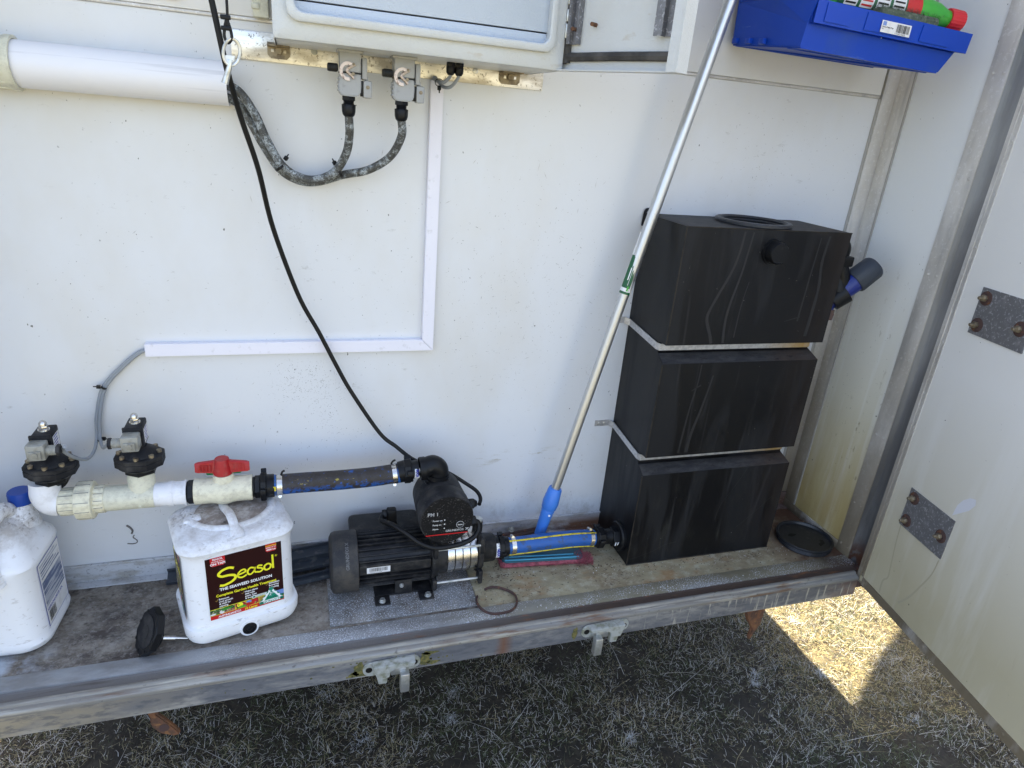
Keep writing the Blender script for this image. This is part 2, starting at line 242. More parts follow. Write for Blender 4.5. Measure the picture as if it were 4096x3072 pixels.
# ------------------------------------------------------------------ mesh building
def frame_of(d):
    d = d.normalized(); a = Vector((0, 0, 1)) if abs(d.z) < .9 else Vector((1, 0, 0))
    x = d.cross(a).normalized(); return x, d.cross(x).normalized()
def V(*a): return Vector(a)
class MB:
    def __init__(s, mats=None): s.v = []; s.f = []; s.m = []; s.mats = mats or []; s.cur = 0; s.pc = []; s.cp = 0
    def nxt(s):
        """what is added from here on becomes a part of its own"""
        s.cp += 1 if s.f else 0; return s
    def use(s, m):
        if m not in s.mats: s.mats.append(m)
        s.cur = s.mats.index(m); return s
    def add(s, vs, fs):
        o = len(s.v); s.v += [Vector(q) for q in vs]; s.f += [[i + o for i in f] for f in fs]; s.m += [s.cur] * len(fs); s.pc += [s.cp] * len(fs); return s
    def box(s, x0, x1, y0, y1, z0, z1, bev=0.0, mtx=None):
        bm = bmesh.new(); bmesh.ops.create_cube(bm, size=1)
        for q in bm.verts:
            q.co = Vector(((x0 + x1) / 2 + q.co.x * (x1 - x0), (y0 + y1) / 2 + q.co.y * (y1 - y0), (z0 + z1) / 2 + q.co.z * (z1 - z0)))
        if bev: bmesh.ops.bevel(bm, geom=list(bm.edges), offset=bev, segments=2, affect='EDGES', profile=.5)
        return s.from_bm(bm, mtx)
    def from_bm(s, bm, mtx=None):
        if mtx is not None: bmesh.ops.transform(bm, matrix=mtx, verts=bm.verts)
        bm.verts.index_update(); s.add([q.co.copy() for q in bm.verts], [[q.index for q in f.verts] for f in bm.faces]); bm.free(); return s
    def cyl(s, a, b, r0, r1=None, n=24, cap=True):
        return s.lathe(a, b, [(0, r0), (1, r0 if r1 is None else r1)], n, cap)
    def lathe(s, a, b, prof, n=24, cap=True, ribs=None, absolute=False):
        """prof: (t along a->b, radius); absolute: t in metres"""
        a = Vector(a); b = Vector(b); d = b - a; ln = d.length; x, y = frame_of(d); dn = d.normalized()
        vs = []; fs = []
        for (t, r) in prof:
            c = a + (dn * t if absolute else d * t)
            for i in range(n):
                rr = r
                if ribs and r in ribs[1]: rr = r - (ribs[0] if (i % ribs[2]) == 0 else 0)
                an = 2 * math.pi * i / n; vs.append(c + (x * math.cos(an) + y * math.sin(an)) * rr)
        for k in range(len(prof) - 1):
            for i in range(n): fs.append([k * n + i, k * n + (i + 1) % n, (k + 1) * n + (i + 1) % n, (k + 1) * n + i])
        if cap:
            fs.append(list(range(n))[::-1]); fs.append([(len(prof) - 1) * n + i for i in range(n)])
        return s.add(vs, fs)
    def hexn(s, a, b, r, rot=0): 
        a = Vector(a); b = Vector(b); return s.lathe(a, b, [(0, r * .93), (.12, r), (.88, r), (1, r * .93)], 6)
    def tube(s, pts, r, n=10, smooth=6, cap=True, flat=1.0, radii=None):
        pts = [Vector(p) for p in pts]
        if smooth and len(pts) > 2: pts = catmull(pts, smooth)
        m = len(pts); vs = []; fs = []
        T = [(pts[min(i + 1, m - 1)] - pts[max(i - 1, 0)]).normalized() for i in range(m)]
        x, _ = frame_of(T[0])
        for i in range(m):
            x = (x - T[i] * x.dot(T[i])).normalized(); y = T[i].cross(x)
            rr = r if radii is None else radii(i / (m - 1)) 
            for k in range(n):
                an = 2 * math.pi * k / n; vs.append(pts[i] + x * math.cos(an) * rr + y * math.sin(an) * rr * flat)
        for i in range(m - 1):
            for k in range(n): fs.append([i * n + k, i * n + (k + 1) % n, (i + 1) * n + (k + 1) % n, (i + 1) * n + k])
        if cap: fs.append(list(range(n))[::-1]); fs.append([(m - 1) * n + k for k in range(n)])
        return s.add(vs, fs)
    def prism(s, poly, axis, a, b, bev=0.0):
        """poly: 2D points in the two other axes (order x,y,z minus axis) extruded from a to b"""
        ax = 'xyz'.index(axis); o = [i for i in range(3) if i != ax]
        def mk(p, t):
            q = [0, 0, 0]; q[ax] = t; q[o[0]] = p[0]; q[o[1]] = p[1]; return Vector(q)
        n = len(poly); vs = [mk(p, a) for p in poly] + [mk(p, b) for p in poly]
        fs = [[i, (i + 1) % n, n + (i + 1) % n, n + i] for i in range(n)] + [list(range(n))[::-1], [n + i for i in range(n)]]
        if bev:
            bm = bmesh.new(); bv = [bm.verts.new(q) for q in vs]
            for f in fs: bm.faces.new([bv[i] for i in f])
            bmesh.ops.recalc_face_normals(bm, faces=bm.faces); bmesh.ops.bevel(bm, geom=list(bm.edges), offset=bev, segments=2, affect='EDGES')
            return s.from_bm(bm)
        return s.add(vs, fs)
    def loft(s, rings, cap=True):
        n = len(rings[0]); vs = [q for r in rings for q in r]; fs = []
        for k in range(len(rings) - 1):
            for i in range(n): fs.append([k * n + i, k * n + (i + 1) % n, (k + 1) * n + (i + 1) % n, (k + 1) * n + i])
        if cap: fs.append(list(range(n))[::-1]); fs.append([(len(rings) - 1) * n + i for i in range(n)])
        return s.add(vs, fs)
    def build(s, name, m=None, parent=None, sharp=35, smooth=True, local=None, matrix=None):
        """vertices are in world metres unless local; stored relative to parent's location"""
        if s.cp and len(s.pc) == len(s.f):
            outs = []
            for k in range(s.cp + 1):
                q = MB(s.mats); ids = sorted({i for f, p in zip(s.f, s.pc) if p == k for i in f}); mp = {i: j for j, i in enumerate(ids)}
                if not ids: continue
                q.v = [s.v[i] for i in ids]; q.f = [[mp[i] for i in f] for f, p in zip(s.f, s.pc) if p == k]; q.m = [m_ for m_, p in zip(s.m, s.pc) if p == k]
                outs.append(q.build(name, m, parent, sharp, smooth, local, matrix))
            return outs[0]
        mats = s.mats if s.mats else [m]
        me = bpy.data.meshes.new(name); off = Vector((0, 0, 0))
        if parent is not None and not local:
            off = WORLD[parent.name]
        vv = [q - off for q in s.v] if matrix is None else [matrix @ q for q in s.v]
        me.from_pydata(vv, [], s.f)
        bm = bmesh.new(); bm.from_mesh(me); bmesh.ops.recalc_face_normals(bm, faces=bm.faces); bm.to_mesh(me); bm.free()
        for q in mats: me.materials.append(q)
        if len(mats) > 1:
            me.polygons.foreach_set('material_index', s.m)
        if smooth:
            me.polygons.foreach_set('use_smooth', [True] * len(me.polygons)); me.set_sharp_from_angle(angle=R(sharp))
        o = bpy.data.objects.new(name, me); COL.objects.link(o)
        if parent is not None: o.parent = parent; WORLD[o.name] = WORLD[parent.name]
        else: WORLD[o.name] = Vector((0, 0, 0))
        return o
WORLD = {}
def catmull(P, k):
    out = []
    for i in range(len(P) - 1):
        a, b, c, d = P[max(i - 1, 0)], P[i], P[i + 1], P[min(i + 2, len(P) - 1)]
        for j in range(k):
            t = j / k; out.append(.5 * ((2 * b) + (c - a) * t + (2 * a - 5 * b + 4 * c - d) * t * t + (3 * b - a - 3 * c + d) * t ** 3))
    out.append(P[-1]); return out
def tag(o, label=None, cat=None, group=None, kind=None):
    if label: o['label'] = label
    if cat: o['category'] = cat
    if group: o['group'] = group
    if kind: o['kind'] = kind
    return o
def thing(name, loc, label, cat, group=None, rz=0):
    o = bpy.data.objects.new(name, None); COL.objects.link(o); o.location = loc; o.rotation_euler = (0, 0, rz); o.empty_display_size = .05
    WORLD[o.name] = Vector(loc); return tag(o, label, cat, group)
def copy_thing(root, loc, label):
    r = root.copy(); COL.objects.link(r); r.location = loc; r['label'] = label; WORLD[r.name] = Vector(loc)
    for ch in list(root.children):
        c = ch.copy(); COL.objects.link(c); c.parent = r
        for g in list(ch.children):
            d = g.copy(); COL.objects.link(d); d.parent = c
    return r
def rrect(hx, hy, r, z, n=6, cx=0, cy=0):
    out = []
    for (sx, sy, a0) in ((1, 1, 0), (-1, 1, 90), (-1, -1, 180), (1, -1, 270)):
        for i in range(n + 1):
            an = R(a0 + 90 * i / n); out.append(Vector((cx + sx * (hx - r) + r * math.cos(an), cy + sy * (hy - r) + r * math.sin(an), z)))
    return out
class Flat:
    """a printed label or plate lying on a real surface: origin, right and up vectors"""
    def __init__(s, o, r, u, mb=None): s.o = Vector(o); s.r = Vector(r).normalized(); s.u = Vector(u).normalized(); s.n = s.r.cross(s.u).normalized(); s.mb = mb or MB()
    def P(s, x, y, l=0): return s.o + s.r * x + s.u * y + s.n * l
    def poly(s, m, pts, l): s.mb.use(m); s.mb.add([s.P(x, y, l * .00025) for x, y in pts], [list(range(len(pts)))]); return s
    def rect(s, m, x0, y0, x1, y1, l): return s.poly(m, [(x0, y0), (x1, y0), (x1, y1), (x0, y1)], l)
    def disc(s, m, x, y, r, l, n=24, ry=None): return s.poly(m, [(x + r * math.cos(2 * math.pi * i / n), y + (ry or r) * math.sin(2 * math.pi * i / n)) for i in range(n)], l)
    def stroke(s, m, pts, w, l, smooth=5):
        P = [Vector((x, y, 0)) for x, y in pts]
        if smooth and len(P) > 2: P = catmull(P, smooth)
        s.mb.use(m); vs = []; fs = []
        for i, q in enumerate(P):
            t = (P[min(i + 1, len(P) - 1)] - P[max(i - 1, 0)]).normalized(); nn = Vector((-t.y, t.x, 0)) * w / 2
            vs += [s.P(q.x + nn.x, q.y + nn.y, l * .00025), s.P(q.x - nn.x, q.y - nn.y, l * .00025)]
        for i in range(len(P) - 1): fs.append([2 * i, 2 * i + 1, 2 * i + 3, 2 * i + 2])
        s.mb.add(vs, fs); return s
    def text(s, m, txt, x, y, size, l, sx=1.0, align='LEFT', rot=0, bold=0.0, shear=0.0):
        cu = bpy.data.curves.new('t', 'FONT'); cu.body = txt; cu.size = size; cu.align_x = align; cu.resolution_u = 2; cu.offset = bold * size; cu.shear = shear
        ob = bpy.data.objects.new('t', cu); me = bpy.data.meshes.new_from_object(ob)
        c, sn = math.cos(R(rot)), math.sin(R(rot))
        s.mb.use(m)
        s.mb.add([s.P(x + (q.co.x * sx) * c - q.co.y * sn, y + (q.co.x * sx) * sn + q.co.y * c, l * .00025) for q in me.vertices], [list(p.vertices) for p in me.polygons])
        bpy.data.objects.remove(ob); bpy.data.meshes.remove(me); bpy.data.curves.remove(cu); return s
    def bars(s, m, x0, y0, x1, y1, l, seed=1):
        rr = random.Random(seed); x = x0
        while x < x1:
            wd = (x1 - x0) * rr.choice((.012, .02, .03)); s.rect(m, x, y0, min(x + wd, x1), y1, l); x += wd + (x1 - x0) * rr.choice((.012, .02, .028))
        return s
def rivet(mb, p, n, r=.0042, h=.0016):
    p = Vector(p); n = Vector(n); mb.lathe(p - n * .0005, p + n * h, [(0, r), (.6, r * .93), (1, r * .55), (1, r * .3), (.5, r * .28)], 12)

# ------------------------------------------------------------------ ground
G = -0.45
gm = MB(); n = 90
def gh(x, y): return G + .010 * noise.noise(Vector((x * 3, y * 3, 0))) + .006 * noise.noise(Vector((x * 11, y * 11, 3)))
xs = [-60, -20, -6] + [-2 + i * (5.0 / n) for i in range(n + 1)] + [6, 20, 60]
ys = [-60, -20, -6] + [-2 + i * (5.0 / n) for i in range(n + 1)] + [6, 20, 60]
vs = [Vector((x, y, gh(x, y))) for y in ys for x in xs]; nx = len(xs)
fs = [[j * nx + i, j * nx + i + 1, (j + 1) * nx + i + 1, (j + 1) * nx + i] for j in range(len(ys) - 1) for i in range(nx - 1)]
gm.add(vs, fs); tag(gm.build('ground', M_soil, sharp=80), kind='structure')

def grass():
    rr = random.Random(3); mb = MB([M_g1, M_g2, M_g3, M_g4, M_g5, M_g6]); v = []; f = []; mi = []
    def blade(x, y, ln, lean, az, wd, mt, curl):
        z = gh(x, y) - .002; o = len(v); d = Vector((math.cos(az), math.sin(az), 0)); sd = Vector((-d.y, d.x, 0)) * wd / 2
        p = Vector((x, y, z)); ang = lean
        segs = 3; st = ln / segs
        for k in range(segs + 1):
            ww = sd * (1 - k / segs * .85); v.append(p - ww); v.append(p + ww)
            dirv = d * math.cos(ang) + Vector((0, 0, 1)) * math.sin(ang); p = p + dirv * st; ang -= curl
            if p.z < z + .002: p.z = z + .002 + .004 * rr.random()
            dd = Vector((d.x * math.cos(curl * .5) - d.y * math.sin(curl * .5), d.x * math.sin(curl * .5) + d.y * math.cos(curl * .5), 0)); d = dd
        for k in range(segs): f.append([o + 2 * k, o + 2 * k + 1, o + 2 * k + 3, o + 2 * k + 2]); mi.append(mt)
    cnt = 0
    while cnt < 185000:
        x = rr.uniform(-1.3, 2.4); y = rr.uniform(-1.0, 1.1)
        if y > .35 and rr.random() < .55: continue
        if y < -.55 and x < .3: continue
        dn = noise.noise(Vector((x * 7, y * 7, 5)))
        if dn < -.28 and rr.random() < .75: continue
        gn = noise.noise(Vector((x * 4, y * 4, 9)))
        u = rr.random()
        mt = 1 if u < .32 + .5 * gn else (0 if u < .50 else (2 if u < .74 else 3))
        ln = rr.uniform(.009, .042) * (1.1 if dn > 0 else .8)
        blade(x, y, ln, rr.uniform(.1, 1.1), rr.uniform(0, 6.283), rr.uniform(.0008, .0019), mt, rr.uniform(-.2, 1.1)); cnt += 1
    for i in range(130):   # long dry stalks lying about
        x = rr.uniform(-.8, 2.0); y = rr.uniform(-.8, .4)
        blade(x, y, rr.uniform(.10, .26), rr.uniform(.1, .6), rr.uniform(0, 6.283), .0016, 0 if rr.random() < .6 else 2, rr.uniform(.05, .35))
    for i in range(17000):   # dry thatch, coloured pale here to brighten the sunlit patch
        blade(rr.uniform(1.42, 2.35), rr.uniform(-.55, .5), rr.uniform(.010, .034), rr.uniform(0, .6), rr.uniform(0, 6.283), rr.uniform(.0012, .0026), 5 if rr.random() < .7 else rr.choice((1, 3)), rr.uniform(-.1, .9))
    for i in range(16):   # pale woolly tufts
        cx_, cy_ = rr.uniform(-.6, 1.9), rr.uniform(-.75, .1); rad = rr.uniform(.012, .04)
        for k in range(70): a = rr.uniform(0, 6.283); q_ = rad * rr.random(); blade(cx_ + q_ * math.cos(a), cy_ + q_ * math.sin(a), rr.uniform(.010, .022), rr.uniform(.3, 1.2), rr.uniform(0, 6.283), .0016, 4, rr.uniform(.2, .9))
    mb.v = v; mb.f = f; mb.m = mi
    o = mb.build('grass', None, smooth=False); tag(o, kind='stuff')
grass()

# ------------------------------------------------------------------ trailer body
tr = thing('trailer_body', (0, 0, 0), 'white trailer compartment with aluminium trims, stained floor and weathered front rail', 'trailer')
b = MB(); b.box(-.70, 1.470, 0, .03, .0, 1.243); b.build('lower_wall_panel', M_wall, tr)
b = MB(); b.box(-.70, 1.460, -.006, .03, 1.2505, 1.86, .0015); b.build('upper_wall_panel', M_wallu, tr)
b = MB(); b.box(-.70, 1.462, -.0035, .0, 1.2435, 1.250, .001); b.build('seam_bead', M_alu, tr)
# crisp scuffs, specks and scratches on the lower wall panel
M_scuff = mat('scuff', (.16, .155, .15), .8)
M_scuffl = mat('light_scuff', (.42, .41, .39), .8)
rs = random.Random(77)
for (mm_, cnt_, key) in ((M_scuff, 1, 0), (M_scuffl, 1, 1)):
    b = MB()
    zones = ([(120, -.62, 1.44, .12, 1.22, .0006, .0018), (150, -.06, .09, .45, .56, .0006, .0018), (90, .02, .10, .33, .50, .0005, .0014), (110, .34, .70, .45, 1.0, .0006, .0016), (50, -.05, .22, .25, .42, .0006, .0018), (80, .36, .82, .06, .22, .0006, .0018), (40, 1.0, 1.44, .93, 1.22, .0006, .0020), (40, -.6, -.2, .06, .3, .0006, .002)] if key == 0 else
             [(260, -.62, 1.44, .10, 1.22, .0008, .003), (260, .33, .75, .40, 1.05, .0008, .0035), (160, -.08, .16, .40, .56, .0006, .002), (60, .9, 1.44, .93, 1.2, .0008, .003)])
    for (n_, x0, x1, z0, z1, s0_, s1_) in zones:
        for i in range(n_):
            if rs.random() < .5: x, z = rs.gauss((x0 + x1) / 2, (x1 - x0) / 5), rs.gauss((z0 + z1) / 2, (z1 - z0) / 5)
            else: x, z = rs.uniform(x0, x1), rs.uniform(z0, z1)
            if not (-.69 < x < 1.45 and .06 < z < 1.235): continue
            a = rs.gauss(1.2, .8) if rs.random() < .6 else rs.uniform(0, 3.14); l_ = rs.uniform(s0_, s1_) * (3 if rs.random() < .12 else 1); w2 = rs.uniform(.0002, .0006); dx, dz = math.cos(a) * l_, math.sin(a) * l_; nx_, nz_ = -math.sin(a) * w2, math.cos(a) * w2
            b.add([(x - dx, -.0003, z - dz), (x + nx_, -.0003, z + nz_), (x + dx, -.0003, z + dz), (x - nx_, -.0003, z - nz_)], [[0, 1, 2, 3]])
    tag(b.build('scuff_marks', mm_, tr, smooth=False), kind='stuff')
b = MB(); b.tube([(-.407, -.0015, .150), (-.400, -.002, .143), (-.396, -.002, .134), (-.399, -.0015, .126)], .0022, 6, 4); b.tube([(-.394, -.0012, .121), (-.397, -.0015, .115), (-.390, -.0015, .106), (-.391, -.0012, .099), (-.400, -.0015, .097), (-.411, -.0012, .099)], .0012, 6, 4); b.build('mud_streak', M_seal, tr)
# raised hatch frame in upper panel (left)
b = MB(); 
fr = [Vector((q.x, 0, q.y)) for q in rrect(.27, .27, .025, 0, 5, -.446, 1.532)]; fi = [Vector((q.x, 0, q.y)) for q in rrect(.258, .258, .018, 0, 5, -.446, 1.532)]
b.loft([[q + V(0, -.005, 0) for q in fr], [q + V(0, -.014, 0) for q in fr], [q + V(0, -.014, 0) for q in fi], [q + V(0, -.007, 0) for q in fi]], cap=False); b.build('hatch_frame', M_trunk, tr)
b = MB(); b.box(-.062, -.034, -.030, -.007, 1.249, 1.60, .003)
for k in range(5): b.box(-.064, -.050, -.034, -.028, 1.262 + k * .02, 1.272 + k * .02, .002)
b.build('hatch_hinge', M_pvcg, tr)
M_flash = mat('flashing_paint', (.55, .56, .58), .5, layers=[dict(col=(.30, .27, .22), s=(14, 14, 40), lo=.5, hi=.66, amt=.7), dict(col=(.15, .065, .03), s=(9, 9, 20), lo=.38, hi=.52, amt=.95, grad=('X', .45, .75), grad2=('Z', .050, .02)), dict(col=(.10, .05, .03), s=(9, 9, 20), lo=.3, hi=.5, amt=.9, grad=('X', 1.2, 1.35)), dict(col=(.2, .2, .21), s=(160, 160, 160), lo=.58, hi=.66, amt=.6)])
# flashing along wall foot
b = MB(); b.box(-.70, 1.512, -.005, -.0005, .004, .047, .001); b.box(-.70, 1.512, -.008, -.0005, .047, .0525, .0015); b.box(-.70, 1.512, -.026, -.005, .001, .004)
b.build('wall_flashing', M_flash, tr)
# corner angle strip
b = MB(); b.box(1.470, 1.5145, -.0035, .03, .054, 1.86, .0008); b.box(1.511, 1.5146, -.046, -.0036, .03, 1.86, .0008)
for z in (1.32, 1.087, .85, .62, .36, .12): rivet(b, (1.4855, -.0035, z), (0, -1, 0)); rivet(b, (1.511, -.0314, z), (-1, 0, 0))
b.build('corner_strip', M_alu, tr)
b = MB(); b.box(1.4605, 1.4695, -.0022, -.0001, .054, 1.243, .001); b.box(1.5105, 1.5148, -.0515, -.0465, .03, 1.86, .001); b.build('sealant_line', M_sealant, tr)
# side wall
b = MB(); b.box(1.515, 1.545, -.2465, .03, .0, 1.86); b.build('side_wall_panel', M_side, tr)
b = MB(); b.box(1.5115, 1.5148, -.246, -.002, .0, .0285, .0008)
for y in (-.06, -.14, -.22): rivet(b, (1.5115, y, .014), (-1, 0, 0), .0035)
b.build('side_foot_trim', M_alu, tr)
b = MB(); b.box(1.5110, 1.5148, -.2945, -.2470, .0, 1.86, .0008)
for z in (1.30, 1.073, .84, .6148, .39, .17, .03): rivet(b, (1.511, -.258, z), (-1, 0, 0), .004); rivet(b, (1.511, -.2833, z), (-1, 0, 0), .004)
b.build('side_edge_trim', M_alu, tr)
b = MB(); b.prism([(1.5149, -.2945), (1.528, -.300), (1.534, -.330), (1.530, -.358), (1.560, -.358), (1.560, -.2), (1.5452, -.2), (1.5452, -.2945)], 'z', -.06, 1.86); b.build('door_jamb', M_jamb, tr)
# outer skin, roof, base
b = MB(); b.box(1.5605, 1.563, -.34, 1.2, -.07, 1.90); b.box(-.760, -.70, -.34, 1.2, -.07, 1.90); b.box(-.70, 1.5600, -.34, 1.2, 1.865, 1.90); b.box(-.70, 1.56, 1.17, 1.2, -.07, 1.865)
b.build('outer_skin', M_outer, tr)
b = MB(); b.box(-.70, 1.56, -.348, 1.17, -.064, -.010); b.build('chassis_base', M_dkrust, tr)
# floor
b = MB(); b.box(-.70, .395, -.281, 0, -.009, .0); b.build('grimy_floor_sheet', M_floorL, tr)
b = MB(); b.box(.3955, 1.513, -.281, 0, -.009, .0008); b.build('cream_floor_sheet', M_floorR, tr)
b = MB(); b.box(.041, .392, -.272, -.03, .0005, .0045, .001); b.build('pump_mounting_plate', M_plate, tr)
b = MB(); b.box(-.70, 1.512, -.322, -.2805, -.009, .0030, .001); b.build('sill_strip', M_sill, tr)
b = MB(); b.prism([(-.3222, -.0095), (-.3222, -.001), (-.325, -.004), (-.336, -.006), (-.347, -.004), (-.3498, .001), (-.3498, -.0095)], 'x', -.70, 1.505); b.build('seal_channel', M_seal, tr)
b = MB(); b.prism([(-.350, -.012), (-.350, .003), (-.3530, .0052), (-.3575, .0055), (-.3605, .0038), (-.3622, .0002), (-.3655, -.0008), (-.3705, -.0020), (-.3735, -.0045), (-.3745, -.0085), (-.3738, -.012)], 'x', -.70, 1.480); b.build('rail_cap', M_cap, tr)
b = MB(); b.prism([(-.350, -.064), (-.350, -.0122), (-.3725, -.0122), (-.3732, -.0150), (-.3732, -.0580), (-.3738, -.0605), (-.3715, -.0632), (-.3665, -.064)], 'x', -.70, 1.480); b.build('front_rail', M_rail, tr)
b = MB()
rs = random.Random(31)
def blot(mb, cx_, cz_, rx, rz_, y, n_=16):
    pts = [(cx_ + rx * math.cos(2 * math.pi * i / n_) * rs.uniform(.6, 1.15), cz_ + rz_ * math.sin(2 * math.pi * i / n_) * rs.uniform(.6, 1.15)) for i in range(n_)]
    mb.add([(p[0], y, min(max(p[1], -.0575), -.0155)) for p in pts], [list(range(n_))])
for (cx_, cz_, rx, rz_) in ((.098, -.040, .018, .024), (.085, -.050, .012, .010), (.243, -.036, .014, .024), (.262, -.050, .018, .006), (.255, -.022, .022, .005), (.612, -.036, .010, .020)): blot(b, cx_, cz_, rx, rz_, -.3736)
for k in range(40): x = rs.choice((rs.gauss(.09, .02), rs.gauss(.255, .025), rs.uniform(-.3, .4))); blot(b, x, rs.choice((-.018, -.055, -.04)), rs.uniform(.001, .004), rs.uniform(.001, .004), -.3737, 8)
tag(b.build('moss', M_moss, tr, smooth=False), kind='stuff')

# latches on the rail (parts of the trailer)
def latch(cx, cz, flip):
    b = MB(); pl = []
    for i in range(9): an = R(-90 + 22.5 * i); pl.append((cx + .0455 + .0185 * math.cos(an), cz + .002 + .0185 * math.sin(an)))
    for i in range(9): an = R(90 + 22.5 * i); pl.append((cx - .0455 + .0185 * math.cos(an), cz - .001 + .0185 * math.sin(an)))
    b.prism(pl, 'y', -.3737, -.3785, .0008)
    # housing: top hood with two cheeks
    s = -1 if flip else 1
    def X(v): return cx + s * v
    b.prism([(X(-.044), cz + .021), (X(.050), cz + .021), (X(.046), cz + .010), (X(.002), cz + .008), (X(-.006), cz + .002), (X(-.008), cz - .012), (X(-.034), cz - .012), (X(-.040), cz + .006)], 'y', -.3786, -.398, .0012)
    b.prism([(X(-.036), cz - .010), (X(-.010), cz - .010), (X(-.012), cz - .037), (X(-.030), cz - .037)], 'y', -.3776, -.389, .001)
    o = b.build('latch', M_latch, tr)
    h = MB(); h.box(min(X(.016), X(.036)), max(X(.016), X(.036)), -.405, -.388, cz - .056, cz - .006, .002)
    h.box(min(X(-.004), X(.030)), max(X(-.004), X(.030)), -.390, -.378, cz - .016, cz + .006, .002)
    h.build('latch_hook', M_zinc, o)
    d = MB()
    for sx in (-1, 1):
        d.nxt(); d.lathe((cx + sx * .0505, -.3784, cz + .001 * sx), (cx + sx * .0505, -.3791, cz + .001 * sx), [(0, .0075), (1, .0072)], 16)
    d.build('screw_hole', M_ink, o)
latch(.168, -.038, False); latch(.692, -.032, True)
for (lx, rz) in ((-.31, -.035), (1.165, .0)):
    b = MB()
    if lx < 0: pl = [(-.338, -.066), (-.300, -.066), (-.312, -.090), (-.300, -.108), (-.276, -.146), (-.274, -.158), (-.286, -.160), (-.312, -.146), (-.326, -.122), (-.326, -.095)]
    else: pl = [(1.130, -.066), (1.205, -.066), (1.202, -.100), (1.200, -.140), (1.186, -.168), (1.178, -.190), (1.170, -.186), (1.174, -.150), (1.150, -.115)]
    b.prism(pl, 'y', -.352, -.340, .003)
    o = b.build('rusty_lug', M_rust, tr)
    if lx < 0:
        b = MB(); b.lathe((-.302, -.3522, -.130), (-.302, -.3530, -.130), [(0, .010), (1, .0095)], 16); b.build('lug_hole', M_dkrust, o)

# ------------------------------------------------------------------ door
dd = Vector((-.193, -.981, 0)).normalized(); dn = Vector((.981, -.193, 0)).normalized()   # along the door, outward normal
DP = Vector((1.488, -.358, 0))
door = thing('side_door', (1.488, -.358, 0), 'large white compartment door swung open at right, yellow stained along its foot', 'door')
def DM(t, k, z): return DP + dd * t + dn * k + V(0, 0, z)
def dbox(mb, t0, t1, k0, k1, z0, z1):
    P = [DM(t, k, z) for z in (z0, z1) for k in (k0, k1) for t in (t0, t1)]
    mb.add(P, [[0, 1, 3, 2], [4, 6, 7, 5], [0, 4, 5, 1], [2, 3, 7, 6], [0, 2, 6, 4], [1, 5, 7, 3]]); return mb
b = MB(); dbox(b, .010, 1.05, .0035, .030, -.015, 1.80); b.build('door_panel', M_door, door)
b = MB(); dbox(b, 0, .0115, 0, .034, -.020, 1.80); dbox(b, .0115, .023, .0014, .0036, .003, 1.80); dbox(b, .0235, 1.05, .0008, .0034, -.0205, .003); dbox(b, .0115, 1.05, .004, .034, -.0215, -.0152)
for z in (.012, .24, .47, .70, .93, 1.16, 1.4): rivet(b, DM(.017, .0014, z), -dn, .0035)
for t in (.032, .275, .523, .77): rivet(b, DM(t, .0008, -.007), -dn, .0042)
b.build('door_edge_trim', M_alu, door)
for (z1, z0, bolts) in ((.852, .745, ((.096, .830), (.097, .768), (.206, .792))), (.328, .221, ((.098, .308), (.098, .242), (.209, .272)))):
    b = MB(); dbox(b, .078, .230, .0010, .0034, z0, z1); pl = b.build('hinge_plate', M_galvd, door)
    for (t, z) in bolts:
        m = MB(); m.lathe(DM(t, .0008, z), DM(t, -.0010, z), [(0, .0165), (.6, .0162), (1, .0135)], 24); m.cur = 0
        m.use(M_brnst); m.use(M_zinc); m.mats = [M_dkrust, M_brnst]; m.m = [0] * len(m.f); m.cur = 1
        m.hexn(DM(t, -.0012, z), DM(t, -.0082, z), .0078); m.lathe(DM(t, -.0082, z), DM(t, -.011, z), [(0, .0066), (1, .0062)], 16); m.lathe(DM(t, -.009, z), DM(t, -.0185, z), [(0, .004), (.9, .004), (1, .0033)], 12)
        m.build('bolt', None, pl)
WORLD
M_ddrip = mat('brown_drip', (.42, .38, .27), .6)
M_pale = mat('cleaned_patch', (.66, .67, .72), .45)
b = MB()
def dribbon(mb, pts, w0, w1):
    P = catmull([V(p[0], p[1], 0) for p in pts], 6); vs = []
    for i, q in enumerate(P):
        t = (P[min(i + 1, len(P) - 1)] - P[max(i - 1, 0)]).normalized(); w_ = w0 + (w1 - w0) * i / (len(P) - 1); n_ = V(-t.y, t.x, 0) * w_ / 2; a_, c_ = q + n_, q - n_; vs += [DM(a_.x, .0031, a_.y), DM(c_.x, .0031, c_.y)]
    mb.add(vs, [[2 * i, 2 * i + 1, 2 * i + 3, 2 * i + 2] for i in range(len(P) - 1)])
dribbon(b, [(.084, .220), (.088, .17), (.098, .10), (.102, .065), (.090, .045), (.092, .008)], .003, .0055); dribbon(b, [(.226, .215), (.222, .17), (.205, .12), (.185, .07), (.160, .03)], .003, .006)
tag(b.build('brown_drips', M_ddrip, door, smooth=False), kind='stuff')
b = MB(); b.add([DM(t, .0032, z) for t, z in ((.215, .335), (.232, .352), (.252, .372), (.262, .392), (.258, .405), (.243, .400), (.228, .385), (.218, .365))], [list(range(8))]); b.build('pale_patch', M_pale, door, smooth=False)
b = MB(); rs = random.Random(5)
for i in range(90):
    t, z, a, l_ = rs.uniform(.03, .8), rs.uniform(.01, 1.2), rs.uniform(0, 3.1), rs.uniform(.0008, .0025); dt, dz = math.cos(a) * l_, math.sin(a) * l_; b.add([DM(t - dt, .0032, z - dz), DM(t + dz * .3, .0032, z - dt * .3), DM(t + dt, .0032, z + dz)], [[0, 1, 2]])
tag(b.build('specks', M_scuff, door, smooth=False), kind='stuff')
b = MB()
